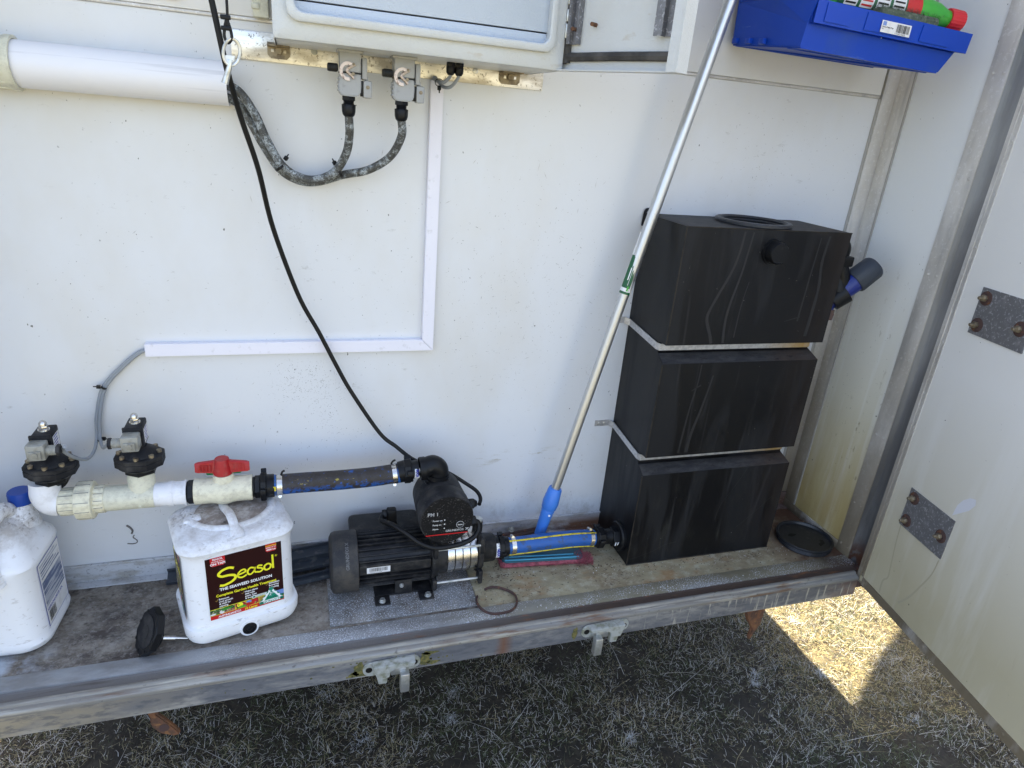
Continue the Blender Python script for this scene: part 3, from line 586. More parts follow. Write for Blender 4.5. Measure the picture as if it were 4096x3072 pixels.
for i in range(260):
    y = -.02 - .22 * rs.random(); z = .04 + .85 * rs.random() ** 1.3; a = rs.gauss(1.57, .4); l_ = rs.uniform(.0006, .0022); dy, dz = math.cos(a) * l_, math.sin(a) * l_; b.add([(1.5146, y - dy, z - dz), (1.5146, y + dz * .35, z - dy * .35), (1.5146, y + dy, z + dz)], [[0, 1, 2]])
tag(b.build('specks', M_seal, tr, smooth=False), kind='stuff')
# unseen sheet added to throw the slanting edge of shade on the lawn
sh = thing('shade_blocker', (2.0, 1.2, G), 'unseen added shade cloth stretched beside the trailer roof', 'shade cloth')
e0 = Vector((1.583, -.414 + 2.45 / math.tan(R(SUN_EL)), 2.0)); ed = Vector((.871, .491, 0))
b = MB(); P = [e0 - ed * .9, e0 + ed * 3.0, V(4.2, -.1, 2.0), V(.80, -.1, 2.0)]
P = [Vector(q) for q in P]; b.add(P + [q + V(0, 0, .006) for q in P], [[0, 1, 2, 3], [4, 7, 6, 5], [0, 4, 5, 1], [1, 5, 6, 2], [2, 6, 7, 3], [3, 7, 4, 0]]); b.build('blocker', M_gasket, sh)
b = MB(); b.cyl((4.15, 3.05, G), (4.15, 3.05, 2.1), .03); b.nxt(); b.cyl((4.15, -.1, G), (4.15, -.1, 2.1), .03); b.build('blocker_post', M_galv, sh)

# ------------------------------------------------------------------ electrical enclosure
en = thing('electrical_enclosure', (.23, -.01, 1.206), 'open light grey steel electrical enclosure mounted at the top of the wall', 'enclosure')
b = MB(); zt = 1.80
b.box(-.025, .497, -.185, -.006, 1.206, 1.212, .0015); b.box(-.025, -.019, -.185, -.006, 1.206, zt, .002); b.box(.491, .497, -.185, -.006, 1.206, zt, .002); b.box(-.019, .491, -.014, -.006, 1.212, zt)
b.loft([[V(q.x, y, q.y) for q in rrect(hx, hz, r, 0, 5, .236, 1.50)] for (hx, hz, r, y) in ((.261, .294, .006, -.180), (.261, .294, .006, -.198), (.2585, .2915, .006, -.200), (.238, .266, .020, -.200), (.238, .266, .020, -.211), (.2355, .2635, .020, -.213), (.2275, .2545, .016, -.213), (.2255, .2525, .015, -.211), (.2255, .2525, .015, -.188))], cap=False)
b.build('enclosure_body', M_encl, en)
b = MB(); b.box(.010, .462, -.194, -.188, 1.268, zt, .0015); b.box(.0105, .461, -.1945, -.189, 1.2478, 1.2655, .001); b.box(.4635, .476, -.190, -.180, 1.2478, zt, .001); b.build('inner_panel', M_enclin, en)
b = MB()
for (x, z) in ((.4725, 1.2821), (.4722, 1.3198), (.472, 1.40)): b.nxt(); b.hexn((x, -.190, z), (x, -.197, z), .0065); b.cyl((x, -.1905, z), (x, -.1915, z), .0085, n=16)
b.build('panel_bolt', M_zinc, en)
# mounting tabs
for (x0, x1, z0) in ((-.040, .001, 1.183), (.429, .474, 1.182)):
    b = MB(); pts = [(x0, 1.2115), (x0, z0 + .006), (x0 + .006, z0), (x1 - .006, z0), (x1, z0 + .006), (x1, 1.2115)]
    b.prism(pts, 'y', -.0085, -.0055); b.box(x0, x1, -.035, -.0086, 1.2035, 1.2058); o = b.build('mounting_tab', M_brnst, en)
    xm = (x0 + x1) / 2; c = MB(); c.hexn((xm, -.0086, z0 + .014), (xm, -.0145, z0 + .014), .0068); c.cyl((xm, -.0086, z0 + .014), (xm, -.0098, z0 + .014), .009, n=16)
    c.build('tab_bolt', M_brnst, o)
    c = MB(); c.box(xm - .014, xm + .014, -.0090, -.0084, z0 + .011, z0 + .017, .0002); c.build('slot', M_alu2, o)
# door of the enclosure
eu = Vector((.46, -.888, 0)).normalized(); en_n = Vector((-.888, -.46, 0)).normalized(); EP = Vector((.506, -.196, 0))
def EM(t, k, z): return EP + eu * t + en_n * k + V(0, 0, z)
def ebox(mb, t0, t1, k0, k1, z0, z1):
    P = [EM(t, k, z) for z in (z0, z1) for k in (k0, k1) for t in (t0, t1)]
    mb.add(P, [[0, 1, 3, 2], [4, 6, 7, 5], [0, 4, 5, 1], [2, 3, 7, 6], [0, 2, 6, 4], [1, 5, 7, 3]]); return mb
ed_o = MB(); ebox(ed_o, -.012, .262, -.003, .0, 1.206, zt); ebox(ed_o, .262, .2655, -.003, .030, 1.206, zt); ebox(ed_o, .245, .2618, .026, .030, 1.206, zt); ebox(ed_o, -.012, .262, .0001, .020, 1.206, 1.2085); ebox(ed_o, -.015, -.012, -.003, .020, 1.206, zt)
edo = ed_o.build('enclosure_door', M_encl, en)
b = MB(); b.tube([EM(.250, .0045, 1.232), EM(.12, .0045, 1.232), EM(.012, .0045, 1.231), EM(.004, .0045, 1.236), EM(.002, .0045, 1.26), EM(.002, .0045, 1.70)], .0065, 8, 5, flat=1.2); b.build('door_gasket', M_gasket, edo)
b = MB()
ebox(b, .010, .030, .002, .004, 1.252, zt); ebox(b, .010, .0125, .002, .014, 1.252, zt); ebox(b, .028, .0305, .002, .014, 1.252, zt); ebox(b, .005, .011, .012, .014, 1.252, zt)
b.nxt(); ebox(b, .214, .240, .002, .004, 1.262, zt); ebox(b, .214, .2165, .002, .016, 1.262, zt); ebox(b, .238, .2405, .002, .016, 1.262, zt); ebox(b, .2, .2145, .0145, .016, 1.262, zt)
b.build('door_channel', M_galvd, edo)
b = MB(); b.cyl(EM(.062, 0, 1.284), EM(.062, .014, 1.284), .0035, n=10); b.nxt(); b.cyl(EM(.024, .002, 1.276), EM(.024, .022, 1.276), .0035, n=10); b.build('rusty_stud', M_rust, edo)
b = MB()
for (z0, z1) in ((1.262, 1.286), (1.290, 1.31), (1.318, 1.36)): b.nxt(); b.cyl((.5005, -.2035, z0), (.5005, -.2035, z1), .0045, n=12); b.box(.494, .5005, -.2045, -.1995, z0, z1, .0005)
b.build('hinge_barrel', M_zinc, en)
# strip behind the enclosure
st = thing('mounting_strip', (.2, 0, 1.2), 'long flat aluminium strip screwed to the wall under the grey enclosure', 'metal strip')
b = MB(); b.box(-.105, .529, -.0048, -.0002, 1.1765, 1.2265, .0006); b.build('strip', M_alu2, st)
b = MB(); rivet(b, (.047, -.0048, 1.2035), (0, -1, 0), .0065, .002); b.nxt(); rivet(b, (.375, -.0048, 1.2015), (0, -1, 0), .0065, .002); b.build('rivet', M_zinc, st)
b = MB()
for x in (.030, .388, .060): b.nxt(); b.prism([(x - .006, 1.213), (x - .005, 1.207), (x + .005, 1.207), (x + .006, 1.213)], 'y', -.0054, -.0047)
b.build('slot', M_dkrust, st)

# ------------------------------------------------------------------ plug connectors with cables
def connector(dx):
    a = lambda x: x + dx
    t = thing('plug_connector', (.107 + dx, -.10, 1.206), 'x', 'connector', 'grey plug connectors under the enclosure')
    b = MB(); b.box(a(.088), a(.127), -.118, -.082, 1.1685, 1.2035, .003); b.box(a(.084), a(.131), -.121, -.079, 1.2015, 1.2058, .001); b.build('socket_housing', M_conn, t)
    b = MB(); b.prism([(a(.0885), 1.1665), (a(.1265), 1.1665), (a(.1275), 1.150), (a(.1265), 1.133), (a(.121), 1.127), (a(.0935), 1.127), (a(.086), 1.133), (a(.0865), 1.150)], 'y', -.117, -.083, .002)
    for k in range(4): b.box(a(.0845), a(.088), -.112, -.090, 1.135 + k * .007, 1.138 + k * .007, .0008)
    b.build('plug_hood', M_conn, t)
    b = MB(); pts = []
    for r, rng in ((.0165, range(20, 250, 15)), (.0105, range(245, 15, -15))):
        for d in rng: pts.append((a(.1035) + r * math.cos(R(d + 35)), 1.170 + r * math.sin(R(d + 35))))
    b.prism(pts, 'y', -.1215, -.1185, .0004)
    b.tube([(a(.116), -.120, 1.1825), (a(.108), -.120, 1.178), (a(.101), -.120, 1.172), (a(.104), -.120, 1.167), (a(.110), -.120, 1.163), (a(.113), -.120, 1.158)], .0028, 8, 4)
    lo = b.build('locking_lever', M_brass, t)
    b = MB(); b.box(a(.066), a(.0855), -.117, -.099, 1.167, 1.1815, .003); b.box(a(.069), a(.083), -.119, -.116, 1.170, 1.178, .001); b.build('lever_grip', M_black, lo)
    b = MB(); b.cyl((a(.113), -.118, 1.1825), (a(.113), -.1230, 1.1825), .0026, n=10); b.nxt(); b.cyl((a(.112), -.118, 1.1655), (a(.112), -.1235, 1.1655), .0032, n=10); b.nxt(); b.cyl((a(.1395), -.115, 1.1455), (a(.1395), -.1185, 1.1455), .0035, n=10); b.build('screw', M_brnst, t)
    b = MB(); b.box(a(.129), a(.139), -.113, -.087, 1.158, 1.196, .003); b.box(a(.136), a(.141), -.108, -.092, 1.135, 1.165, .002); b.box(a(.1315), a(.1475), -.116, -.084, 1.1265, 1.157, .003); b.build('cover_flap', M_conn, t)
    b = MB(); b.box(a(.1275), a(.1312), -.113, -.087, 1.129, 1.156, .001); b.box(a(.0875), a(.1275), -.1165, -.0835, 1.1662, 1.1688); b.build('rubber_seal', M_ink, t)
    b = MB(); gx = a(.105)
    b.hexn((gx, -.10, 1.127), (gx, -.10, 1.1195), .0135); b.lathe((gx, -.10, 1.120), (gx, -.10, 1.112), [(0, .010), (.2, .0105), (.3, .0095), (.5, .0105), (.6, .0095), (.8, .0105), (1, .0095)], 18)
    b.lathe((gx, -.10, 1.113), (gx, -.10, 1.091), [(0, .0125), (.05, .0135), (.6, .013), (.85, .0115), (1, .0085)], 24, ribs=(.0006, (.0135, .013), 3)); b.build('cable_gland', M_black, t)
    return t
k1 = connector(0); k1['label'] = 'left of the two grey plug connectors under the enclosure, nearer the key'
k2 = copy_thing(k1, (.208, -.10, 1.206), 'right of the two grey plug connectors under the enclosure, nearer the trunking')
b = MB(); P1 = [(.105, -.10, 1.095), (.107, -.088, 1.060), (.102, -.064, 1.021), (.080, -.050, .983), (.044, -.048, .9655), (.011, -.048, .968), (-.022, -.048, .989), (-.048, -.048, 1.034), (-.069, -.048, 1.083), (-.100, -.046, 1.122), (-.150, -.042, 1.128), (-.25, -.04, 1.128)]
b.tube(P1, .0083, 14, 8); tag(b.build('power_lead', M_gcable), 'mould-speckled grey cable dropping from the left plug connector', 'cable', 'thick grey cables')
b = MB(); P2 = [(.206, -.10, 1.095), (.209, -.090, 1.063), (.190, -.062, 1.020), (.147, -.046, .990), (.098, -.030, .976), (.046, -.0285, .959), (.008, -.030, .960), (-.027, -.030, .980), (-.056, -.030, 1.024), (-.078, -.030, 1.066), (-.103, -.030, 1.100), (-.150, -.034, 1.109), (-.25, -.03, 1.112)]
b.tube(P2, .0083, 14, 8); tag(b.build('power_lead', M_gcable), 'mould-speckled grey cable curving from the right plug connector', 'cable', 'thick grey cables')
def tie(name, c, ax, r, label, stub=(1, 0, 0), wd=.005, group='black cable ties'):
    t = MB(); c = Vector(c); ax = Vector(ax).normalized(); x, y = frame_of(ax)
    n = 20; rings = []
    for i in range(n):
        an = 2 * math.pi * i / n; d = x * math.cos(an) * r[0] + y * math.sin(an) * r[1]
        dn_ = d.normalized(); rings.append([c + d - ax * wd / 2, c + d + ax * wd / 2, c + d + dn_ * .0013 + ax * wd / 2, c + d + dn_ * .0013 - ax * wd / 2])
    vs = [q for r_ in rings for q in r_]; fs = []
    for i in range(n):
        j = (i + 1) % n
        for k in range(4): fs.append([i * 4 + k, i * 4 + (k + 1) % 4, j * 4 + (k + 1) % 4, j * 4 + k])
    t.add(vs, fs); o_ = Vector(stub).normalized(); q = c + o_ * (max(r) + .001)
    t.box(-.0035, .0035, -.0035, .0035, -.002, .006, .0008, Matrix.Translation(q) @ o_.to_track_quat('Z', 'Y').to_matrix().to_4x4())
    t.box(-.0012, .0012, -.0008, .0008, .004, .012, 0, Matrix.Translation(q) @ o_.to_track_quat('Z', 'Y').to_matrix().to_4x4())
    return tag(t.build(name, M_ink), label, 'cable tie', group)
tie('cable_tie', (-.025, -.039, .985), (.6, 0, -.8), (.019, .0115), 'black cable tie round both grey cables at the left bend', (.5, -.3, .8))
tie('cable_tie', (.090, -.040, .982), (.85, 0, .45), (.018, .012), 'black cable tie where the two grey cables meet', (-.5, -.3, .9))

# small glands & loop
t = thing('gland_pair', (.309, -.10, 1.206), 'two small black cable glands under the right half of the enclosure', 'cable gland')
for x in (.301, .318):
    b = MB(); b.hexn((x, -.10, 1.2058), (x, -.10, 1.1985), .009); b.lathe((x, -.10, 1.1985), (x, -.10, 1.183), [(0, .0082), (.1, .0088), (.7, .0085), (1, .0055)], 18); b.build('gland', M_black, t)
b = MB(); b.tube([(.301, -.10, 1.187), (.301, -.095, 1.180), (.294, -.07, 1.170), (.290, -.035, 1.172), (.286, -.018, 1.180), (.284, -.012, 1.1705), (.285, -.011, 1.15)], .0034, 8, 6); b.tube([(.318, -.10, 1.187), (.317, -.095, 1.178), (.308, -.075, 1.163), (.298, -.045, 1.163), (.290, -.022, 1.176), (.288, -.013, 1.170), (.289, -.012, 1.15)], .0034, 8, 6)
b.build('gland_cable', M_scable, t)
tie('cable_tie', (.2915, -.038, 1.170), (.1, .9, 0), (.0075, .0065), 'tiny black cable tie on the cable loop above the vertical trunking', (0, -.3, -1), .003)
# trunking
t = thing('white_trunking', (.29, 0, .6), 'narrow white plastic trunking running down the wall then left in an L', 'trunking')
b = MB(); b.prism([(.279, .605), (.306, .578), (.306, 1.1745), (.279, 1.1745)], 'y', -.0165, -.0003, .0008); b.build('vertical_length', M_trunk, t)
b = MB(); b.prism([(-.317, .6045), (.2785, .6045), (.3052, .5775), (-.317, .5765)], 'y', -.0160, -.0003, .0008); b.build('horizontal_length', M_trunk, t)
# big pvc duct
t = thing('pvc_duct', (-.3, -.046, 1.128), 'large white plastic pipe along the top left wall with a cream coupling', 'pipe')
b = MB(); rr_ = .0385; b.lathe((-.66, -.046, 1.130), (-.112, -.046, 1.129), [(0, rr_), (1, rr_), (1, rr_ - .003), (.90, rr_ - .003)], 48, cap=False); b.box(-.66, -.104, -.010, -.0003, 1.0905, 1.0925); b.build('duct', M_duct, t)
b = MB(); b.lathe((-.66, -.047, 1.130), (-.447, -.047, 1.130), [(0, .0425), (.93, .0425), (.95, .0445), (1, .0445), (1, .039)], 48, cap=False)
for d in range(180, 360, 24): b.box(-.64, -.4485, -.001, .001, .0415, .0436, 0, Matrix.Translation((0, -.047, 1.130)) @ Matrix.Rotation(R(d - 90), 4, 'X'))
b.build('coupling', M_pvcg, t)
# black pump lead hanging diagonally
b = MB(); b.tube([(-.19, -.20, 1.70), (-.150, -.20, 1.46), (-.116, -.195, 1.248), (-.102, -.187, 1.155), (-.087, -.150, 1.077), (-.064, -.115, .985), (-.044, -.075, .868), (.000, -.045, .720), (.041, -.035, .632), (.080, -.032, .545), (.112, -.034, .481), (.176, -.045, .377), (.215, -.055, .342), (.255, -.072, .312), (.300, -.078, .292), (.345, -.085, .272), (.388, -.095, .244), (.4135, -.112, .229), (.420, -.130, .218), (.412, -.150, .213)], .0049, 12, 8)
tag(b.build('black_cable', M_cable), 'long thin black cord slanting down the wall to the pump controller', 'cable')
# key on cord
t = thing('hanging_key', (-.094, -.22, 1.15), 'small silver cabinet key hanging on a black wire in front of the pipe', 'key')
b = MB(); rg = []
for i in range(28):
    an = 2 * math.pi * i / 28; rg.append((-.0895 + .0122 * math.cos(an) + .003 * math.sin(an), -.222 + .004 * math.cos(an), 1.175 + .0195 * math.sin(an)))
b.tube(rg + [rg[0]], .0019, 8, 0, flat=1.4)
b.tube([(-.092, -.222, 1.164), (-.094, -.222, 1.154), (-.099, -.221, 1.140), (-.1035, -.221, 1.127)], .004, 10, 4, radii=lambda u: .0035 + .0022 * u); b.box(-.003, .003, -.003, .003, -.004, .004, .001, Matrix.Translation((-.094, -.222, 1.160)))
b.prism([(-.102, 1.170), (-.084, 1.170), (-.090, 1.156), (-.098, 1.156)], 'y', -.2235, -.2205, .0008)
b.build('key_body', M_zinc, t)
b = MB(); b.tube([(-.0885, -.222, 1.70), (-.090, -.222, 1.40), (-.092, -.222, 1.23), (-.093, -.222, 1.212)], .0022, 8, 5); lp = [(-.093, -.222, 1.222), (-.0885, -.222, 1.206), (-.088, -.2225, 1.195), (-.094, -.223, 1.188), (-.0985, -.2225, 1.196), (-.098, -.222, 1.207), (-.094, -.222, 1.222)]
b.tube(lp, .0024, 8, 5); b.build('cord', M_cable, t)
b = MB(); b.box(-.103, -.0875, -.226, -.217, 1.2215, 1.2285, .0015); b.nxt(); b.box(-.103, -.0875, -.226, -.217, 1.206, 1.2125, .0015); b.build('cord_clip', M_black, t)

# ------------------------------------------------------------------ small cable to the valves
t = thing('sensor_cable', (-.4, -.01, .5), 'thin grey cable curving from the trunking end down to both valves', 'cable')
base = [(-.315, -.008, .590), (-.335, -.009, .582), (-.369, -.010, .552), (-.408, -.011, .506), (-.4275, -.012, .44), (-.431, -.020, .398)]
b = MB(); b.tube(base + [(-.430, -.050, .381), (-.437, -.080, .374), (-.449, -.110, .393), (-.458, -.140, .425), (-.449, -.158, .4435)], .0035, 10, 6)
b.build('valve_cable', M_scable, t)
b = MB(); b.tube([(q[0] + .0065, q[1] - .001, q[2] + .001) for q in base] + [(-.418, -.045, .394), (-.404, -.085, .400), (-.385, -.125, .426), (-.362, -.150, .445), (-.352, -.158, .449)], .0035, 10, 6); b.build('valve_cable', M_scable, t)
tie('cable_tie', (-.404, -.0125, .5085), (.55, 0, .83), (.0075, .0045), 'black cable tie high on the thin grey cable below the trunking', (-1, -.2, .2), .004)
tie('cable_tie', (-.428, -.022, .392), (0, -.3, 1), (.0078, .005), 'black cable tie where the thin grey cable forks to the valves', (1, -.3, 0), .0045)

# ------------------------------------------------------------------ solenoid valves
def valve(name, cx, cy, z, side, label):
    t = thing(name, (cx, cy, z), label, 'valve', 'black solenoid valves on the wall side of the pipework')
    b = MB()
    def octo(r, zz, k=.62): 
        pts = []
        for i in range(8):
            an = R(22.5 + 45 * i); pts.append(Vector((cx + r * 1.04 * math.cos(an), cy + r * .92 * math.sin(an), zz)))
        return pts
    b.loft([octo(.043, z - .020), octo(.047, z - .018), octo(.047, z - .006), octo(.0455, z - .005), octo(.047, z - .004), octo(.047, z + .004), octo(.044, z + .006)])
    b.lathe((cx, cy, z + .005), (cx, cy, z + .024), [(0, .036), (.35, .033), (.7, .022), (1, .017)], 28); b.build('diaphragm_cover', M_blackm, t)
    b = MB(); b.lathe((cx, cy, z - .045), (cx, cy, z - .018), [(0, .018), (.3, .022), (.7, .034), (1, .044)], 28); b.hexn((cx, cy - .004, z - .036), (cx, cy - .004, z - .020), .031)
    b.cyl((cx, cy, z - .035), (cx + .0, cy + .07, z - .035), .026); b.build('valve_body', M_black, t)
    b = MB()
    for i in range(8):
        an = R(45 * i); x_, y_ = cx + .0380 * math.cos(an), cy + .034 * math.sin(an); b.nxt(); b.cyl((x_, y_, z + .004), (x_, y_, z + .0115), .0052, n=12)
    b.build('cap_screw', M_brnst, t)
    b = MB(); b.box(cx - .0165, cx + .0165, cy - .026, cy + .026, z + .028, z + .077, .003); b.box(cx - .0185, cx + .0185, cy - .030, cy - .024, z + .060, z + .078, .001)
    b.cyl((cx, cy, z + .02), (cx, cy, z + .03), .013); b.build('coil', M_blackm, t)
    b = MB(); b.lathe((cx, cy, z + .077), (cx, cy, z + .0795), [(0, .011), (1, .0105)], 24); b.hexn((cx, cy, z + .0795), (cx, cy, z + .087), .0085); b.lathe((cx, cy, z + .087), (cx, cy, z + .098), [(0, .0072), (.5, .007), (.8, .0052), (1, .002)], 20); b.build('dome_nut', M_steel, t)
    b = MB(); b.box(cx - .0175, cx + .0145, cy - .060, cy - .0305, z + .038, z + .071, .003); b.box(cx - .012, cx + .009, cy - .0635, cy - .0600, z + .042, z + .060, .0015)
    b.lathe((cx - .0015, cy - .0625, z + .053), (cx - .0015, cy - .0665, z + .053), [(0, .006), (1, .0055)], 16); b.build('coil_plug', M_dinc, t)
    b = MB(); x0, x1 = (cx + .0145, cx + .031) if side > 0 else (cx - .0175, cx - .035); dx = x1 - x0
    b.lathe((x0, cy - .046, z + .054), (x1, cy - .046, z + .054), [(0, .0095)] + [(k / 12, .0095 if k % 2 else .0103) for k in range(1, 12)] + [(1, .0095)], 20); b.build('thread', M_dinc, t)
    b = MB(); b.hexn((x1, cy - .046, z + .054), (x1 + (.007 if side > 0 else -.007), cy - .046, z + .054), .0115); b.build('gland_nut', M_blackm, t)
    F = Flat((cx + .0168, cy + .002, z + .035), (0, 1, 0), (0, 0, 1)); F.rect(M_offw, -.016, 0, .018, .032, 1)
    for k in range(5): F.rect(M_bluepen, -.012, .004 + k * .006, .012 - .004 * (k % 2), .006 + k * .006, 2)
    F.mb.build('rating_label', None, t, smooth=False)
    return t
valve('solenoid_valve', -.494, -.112, .384, 1, 'left black solenoid valve, above the white pipe elbow and blue cap')
valve('solenoid_valve', -.332, -.112, .391, -1, 'right black solenoid valve, standing on the cream pipe tee')

# ------------------------------------------------------------------ pvc pipework
pp = thing('pvc_pipework', (-.3, -.12, .297), 'dirty white and cream plastic pipe run across the fronts of the valves', 'pipework')
Y = -.12; Z = .297
b = MB(); el = [(-.509, Y + .003, .346), (-.509, Y + .002, .334), (-.509, Y, .326)] + [(-.480 - .029 * math.cos(R(a)), Y, .326 - .029 * math.sin(R(a))) for a in (20, 40, 60, 80)] + [(-.478, Y, Z), (-.484 + .012, Y, Z)]
el = [(-.510, Y + .003, .348), (-.510, Y + .002, .336), (-.5105, Y, .322), (-.508, Y, .311), (-.502, Y, .302), (-.495, Y, .298), (-.488, Y, Z)]
b.tube(el, .0275, 32, 4, radii=lambda u: .0272 + .0012 * math.sin(u * 3.1)); b.build('elbow', M_pvcw, pp)
b = MB(); b.lathe((-.4865, Y, Z), (-.455, Y, Z), [(0, .028), (.06, .0295), (.95, .0295), (1, .028)], 48, ribs=(.0022, (.0295,), 4)); b.lathe((-.4575, Y, Z), (-.4235, Y, Z), [(0, .033), (.06, .0385), (.18, .0405), (.8, .0405), (.95, .0385), (1, .034)], 48, ribs=(.0030, (.0405,), 4)); b.lathe((-.4235, Y, Z), (-.404, Y, Z), [(0, .0295), (.85, .0295), (1, .028)], 48, ribs=(.0022, (.0295,), 4)); b.build('union', M_pvcc, pp)
b = MB()
for k in range(12):
    an = R(k * 30 + 8)
    for (x0, x1, rr2) in ((-.484, -.4585, .0297), (-.4535, -.4275, .0408), (-.4215, -.4055, .0297)): b.box(x0, x1, -.0005, .0005, rr2 - .0008, rr2, 0, Matrix.Translation((0, Y, Z)) @ Matrix.Rotation(an, 4, 'X'))
tag(b.build('union_groove', M_seal, pp, smooth=False), kind='stuff')
b = MB(); b.lathe((-.406, Y, Z), (-.3105, Y, Z), [(0, .0262), (.02, .0268), (.97, .0268), (1, .0258)], 40); b.lathe((-.336, Y + .003, Z), (-.3345, Y + .012, .356), [(0, .0262), (.45, .0262), (.7, .0265), (1, .0235)], 36); b.tube([(-.3365, Y - .027, Z)] + [(-.3365, Y - .0268 * math.cos(R(a)), Z + .0268 * math.sin(R(a))) for a in (20, 45, 70, 90)], .0007, 6, 3)
b.cyl((-.337, Y - .0245, Z - .012), (-.337, Y - .0262, Z - .0128), .004, n=12); b.build('tee', M_pvcg, pp)
b = MB(); b.lathe((-.3103, Y, Z), (-.248, Y, Z), [(0, .0255), (.02, .026), (.42, .026), (.42, .0275), (.58, .0275), (.58, .026), (.93, .026), (.93, .0278), (1, .0275)], 36); b.build('coupling', M_pvcw, pp)
F = Flat((-.262, Y - .012, Z + .0228 + .0012), (1, 0, 0), (0, .84, -.54))
b = MB(); b.lathe((-.248, Y, Z), (-.2465, Y, Z), [(0, .023), (1, .023)], 24); b.hexn((-.2465, Y, Z), (-.2335, Y, Z), .026); b.nxt(); b.lathe((-.1145, Y, Z), (-.110, Y, Z), [(0, .023), (1, .023)], 24); b.hexn((-.110, Y, Z), (-.0975, Y, Z), .0255); b.build('nipple', M_black, pp)
b = MB(); b.lathe((-.2335, Y, Z), (-.114, Y, Z), [(0, .0275), (.01, .0285), (.28, .0285), (.36, .030), (.43, .0325), (.57, .0325), (.64, .030), (.72, .0285), (.99, .0285), (1, .0275)], 44); b.lathe((-.173, Y, Z + .01), (-.173, Y, Z + .041), [(0, .023), (.8, .0215), (1, .020)], 32); bv = b.build('ball_valve', M_pvcc, pp)
b = MB(); b.lathe((-.173, Y, Z + .0415), (-.173, Y, Z + .078), [(0, .0190), (.05, .0200), (.5, .0175), (.92, .0152), (1, .0143)], 32)
for s_ in (-1, 1):
    rings = []
    for (dx, h0, h1, ww) in ((.008, .044, .076, .010), (.020, .046, .073, .0075), (.040, .047, .071, .0065), (.050, .047, .0695, .006), (.0555, .048, .067, .0045)):
        x_ = -.173 + s_ * dx; yb = Y + s_ * dx * -.06
        rings.append([V(x_, yb - ww, Z + h0), V(x_, yb + ww, Z + h0), V(x_, yb + ww * .7, Z + h1 - .002), V(x_, yb + ww * .4, Z + h1), V(x_, yb - ww * .4, Z + h1), V(x_, yb - ww * .7, Z + h1 - .002)])
    b.loft(rings)
    for k in range(4): x_ = -.173 + s_ * (.024 + k * .007); b.box(x_ - .0008, x_ + .0008, Y - .009, Y - .006, Z + .050, Z + .066, .0003)
b.build('valve_handle', M_red, bv)
b = MB(); b.box(-.2105, -.1375, Y + .020, Y + .034, Z + .026, Z + .040, .003); b.build('green_collar', M_green, bv)
b = MB(); b.lathe((-.0975, Y, Z), (-.084, Y, Z), [(0, .031), (.1, .0335), (.9, .0335), (1, .031)], 8)
for an in (80, 200, 320): b.box(-.0965, -.085, -.006, .006, .030, .0405, .0015, Matrix.Translation((0, Y, Z)) @ Matrix.Rotation(R(an), 4, 'X'))
b.lathe((-.084, Y, Z), (-.068, Y, Z), [(0, .0265), (.85, .0265), (1, .025)], 30); b.build('hose_coupling', M_black, pp)

# pressure hose
def hose_clamp(mb, a, b_, r, screw=None):
    mb.nxt(); a = Vector(a); b_ = Vector(b_); mb.lathe(a, b_, [(0, r), (.03, r + .0012), (.97, r + .0012), (1, r)], 32)
    if screw is not None: q = (a + b_) / 2 + Vector(screw) * (r + .002); mb.cyl(q - (b_ - a).normalized().cross(Vector(screw)) * .008, q + (b_ - a).normalized().cross(Vector(screw)) * .008, .004, n=10)
ph = thing('delivery_hose', (.07, Y, .306), 'grime-blackened blue hose joining the ball valve to the pump outlet', 'hose')
b = MB(); b.tube([(-.072, Y, .2975), (-.02, Y, .2985), (.07, Y, .2975), (.15, Y, .299), (.222, Y, .3055)], .0232, 28, 8, flat=1.0); b.build('hose_tube', M_hosed, ph)
b = MB(); hose_clamp(b, (-.063, Y, .2975), (-.0505, Y, .2975), .0234, (0, -.35, -.93)); hose_clamp(b, (.197, Y, .3025), (.208, Y, .3035), .0234, (0, -.35, -.93)); b.build('hose_clamp', M_steel, ph)
b = MB(); b.lathe((-.0715, Y, .2975), (-.064, Y, .2975), [(0, .0238), (1, .0238)], 28); b.lathe((.209, Y, .3035), (.215, Y, .304), [(0, .0238), (1, .0238)], 28); b.build('hose_end', M_hose, ph)
F = Flat((-.0678, Y - .0228, .2975), (1, 0, 0), (0, 0, 1)); F.rect(M_yellow, -.0035, -.002, .0035, .010, 6); F.mb.build('yellow_stripe', None, ph)
b = MB(); b.tube([(-.053, Y + .004, .3205), (-.050, Y + .004, .328), (-.045, Y + .004, .331)], .0025, 8, 3); b.nxt(); b.tube([(.196, Y + .006, .327), (.200, Y + .006, .334), (.206, Y + .006, .337)], .0025, 8, 3); b.build('clamp_tail', M_black, ph)

# ------------------------------------------------------------------ pressure controller on the pump
pc = thing('pressure_controller', (.313, -.15, .224), 'round black pump controller with printed face and red stripe, above the pump', 'pump controller')
CX, CZ = .314, .2265
b = MB(); b.lathe((CX, -.075, CZ), (CX, -.222, CZ), [(0, .050), (.03, .056), (.10, .060), (.60, .0635), (.62, .0625), (.64, .0645), (.96, .0655), (1, .0635)], 56); b.build('controller_body', M_blackm, pc)
F = Flat((CX, -.2228, CZ), (1, 0, 0), (0, 0, 1)); F.disc(M_face, 0, 0, .0615, 0, 48)
F.text(M_faint, 'PM 1', -.0475, .014, .0130, 2, bold=.02)
for k, s_ in enumerate(('Power on', 'Pump on', 'Alarm')): F.text(M_offw, s_, -.0345, -.0015 - k * .0115, .0058, 2, bold=.015); F.disc(M_offw, -.006, .001 - k * .0115, .0016, 2)
F.disc(M_offw, .032, -.0155, .0092, 2); F.disc(M_blackm, .032, -.0155, .0085, 3); F.text(M_offw, 'Reset', .032, -.0172, .0052, 4, align='CENTER', bold=.02)
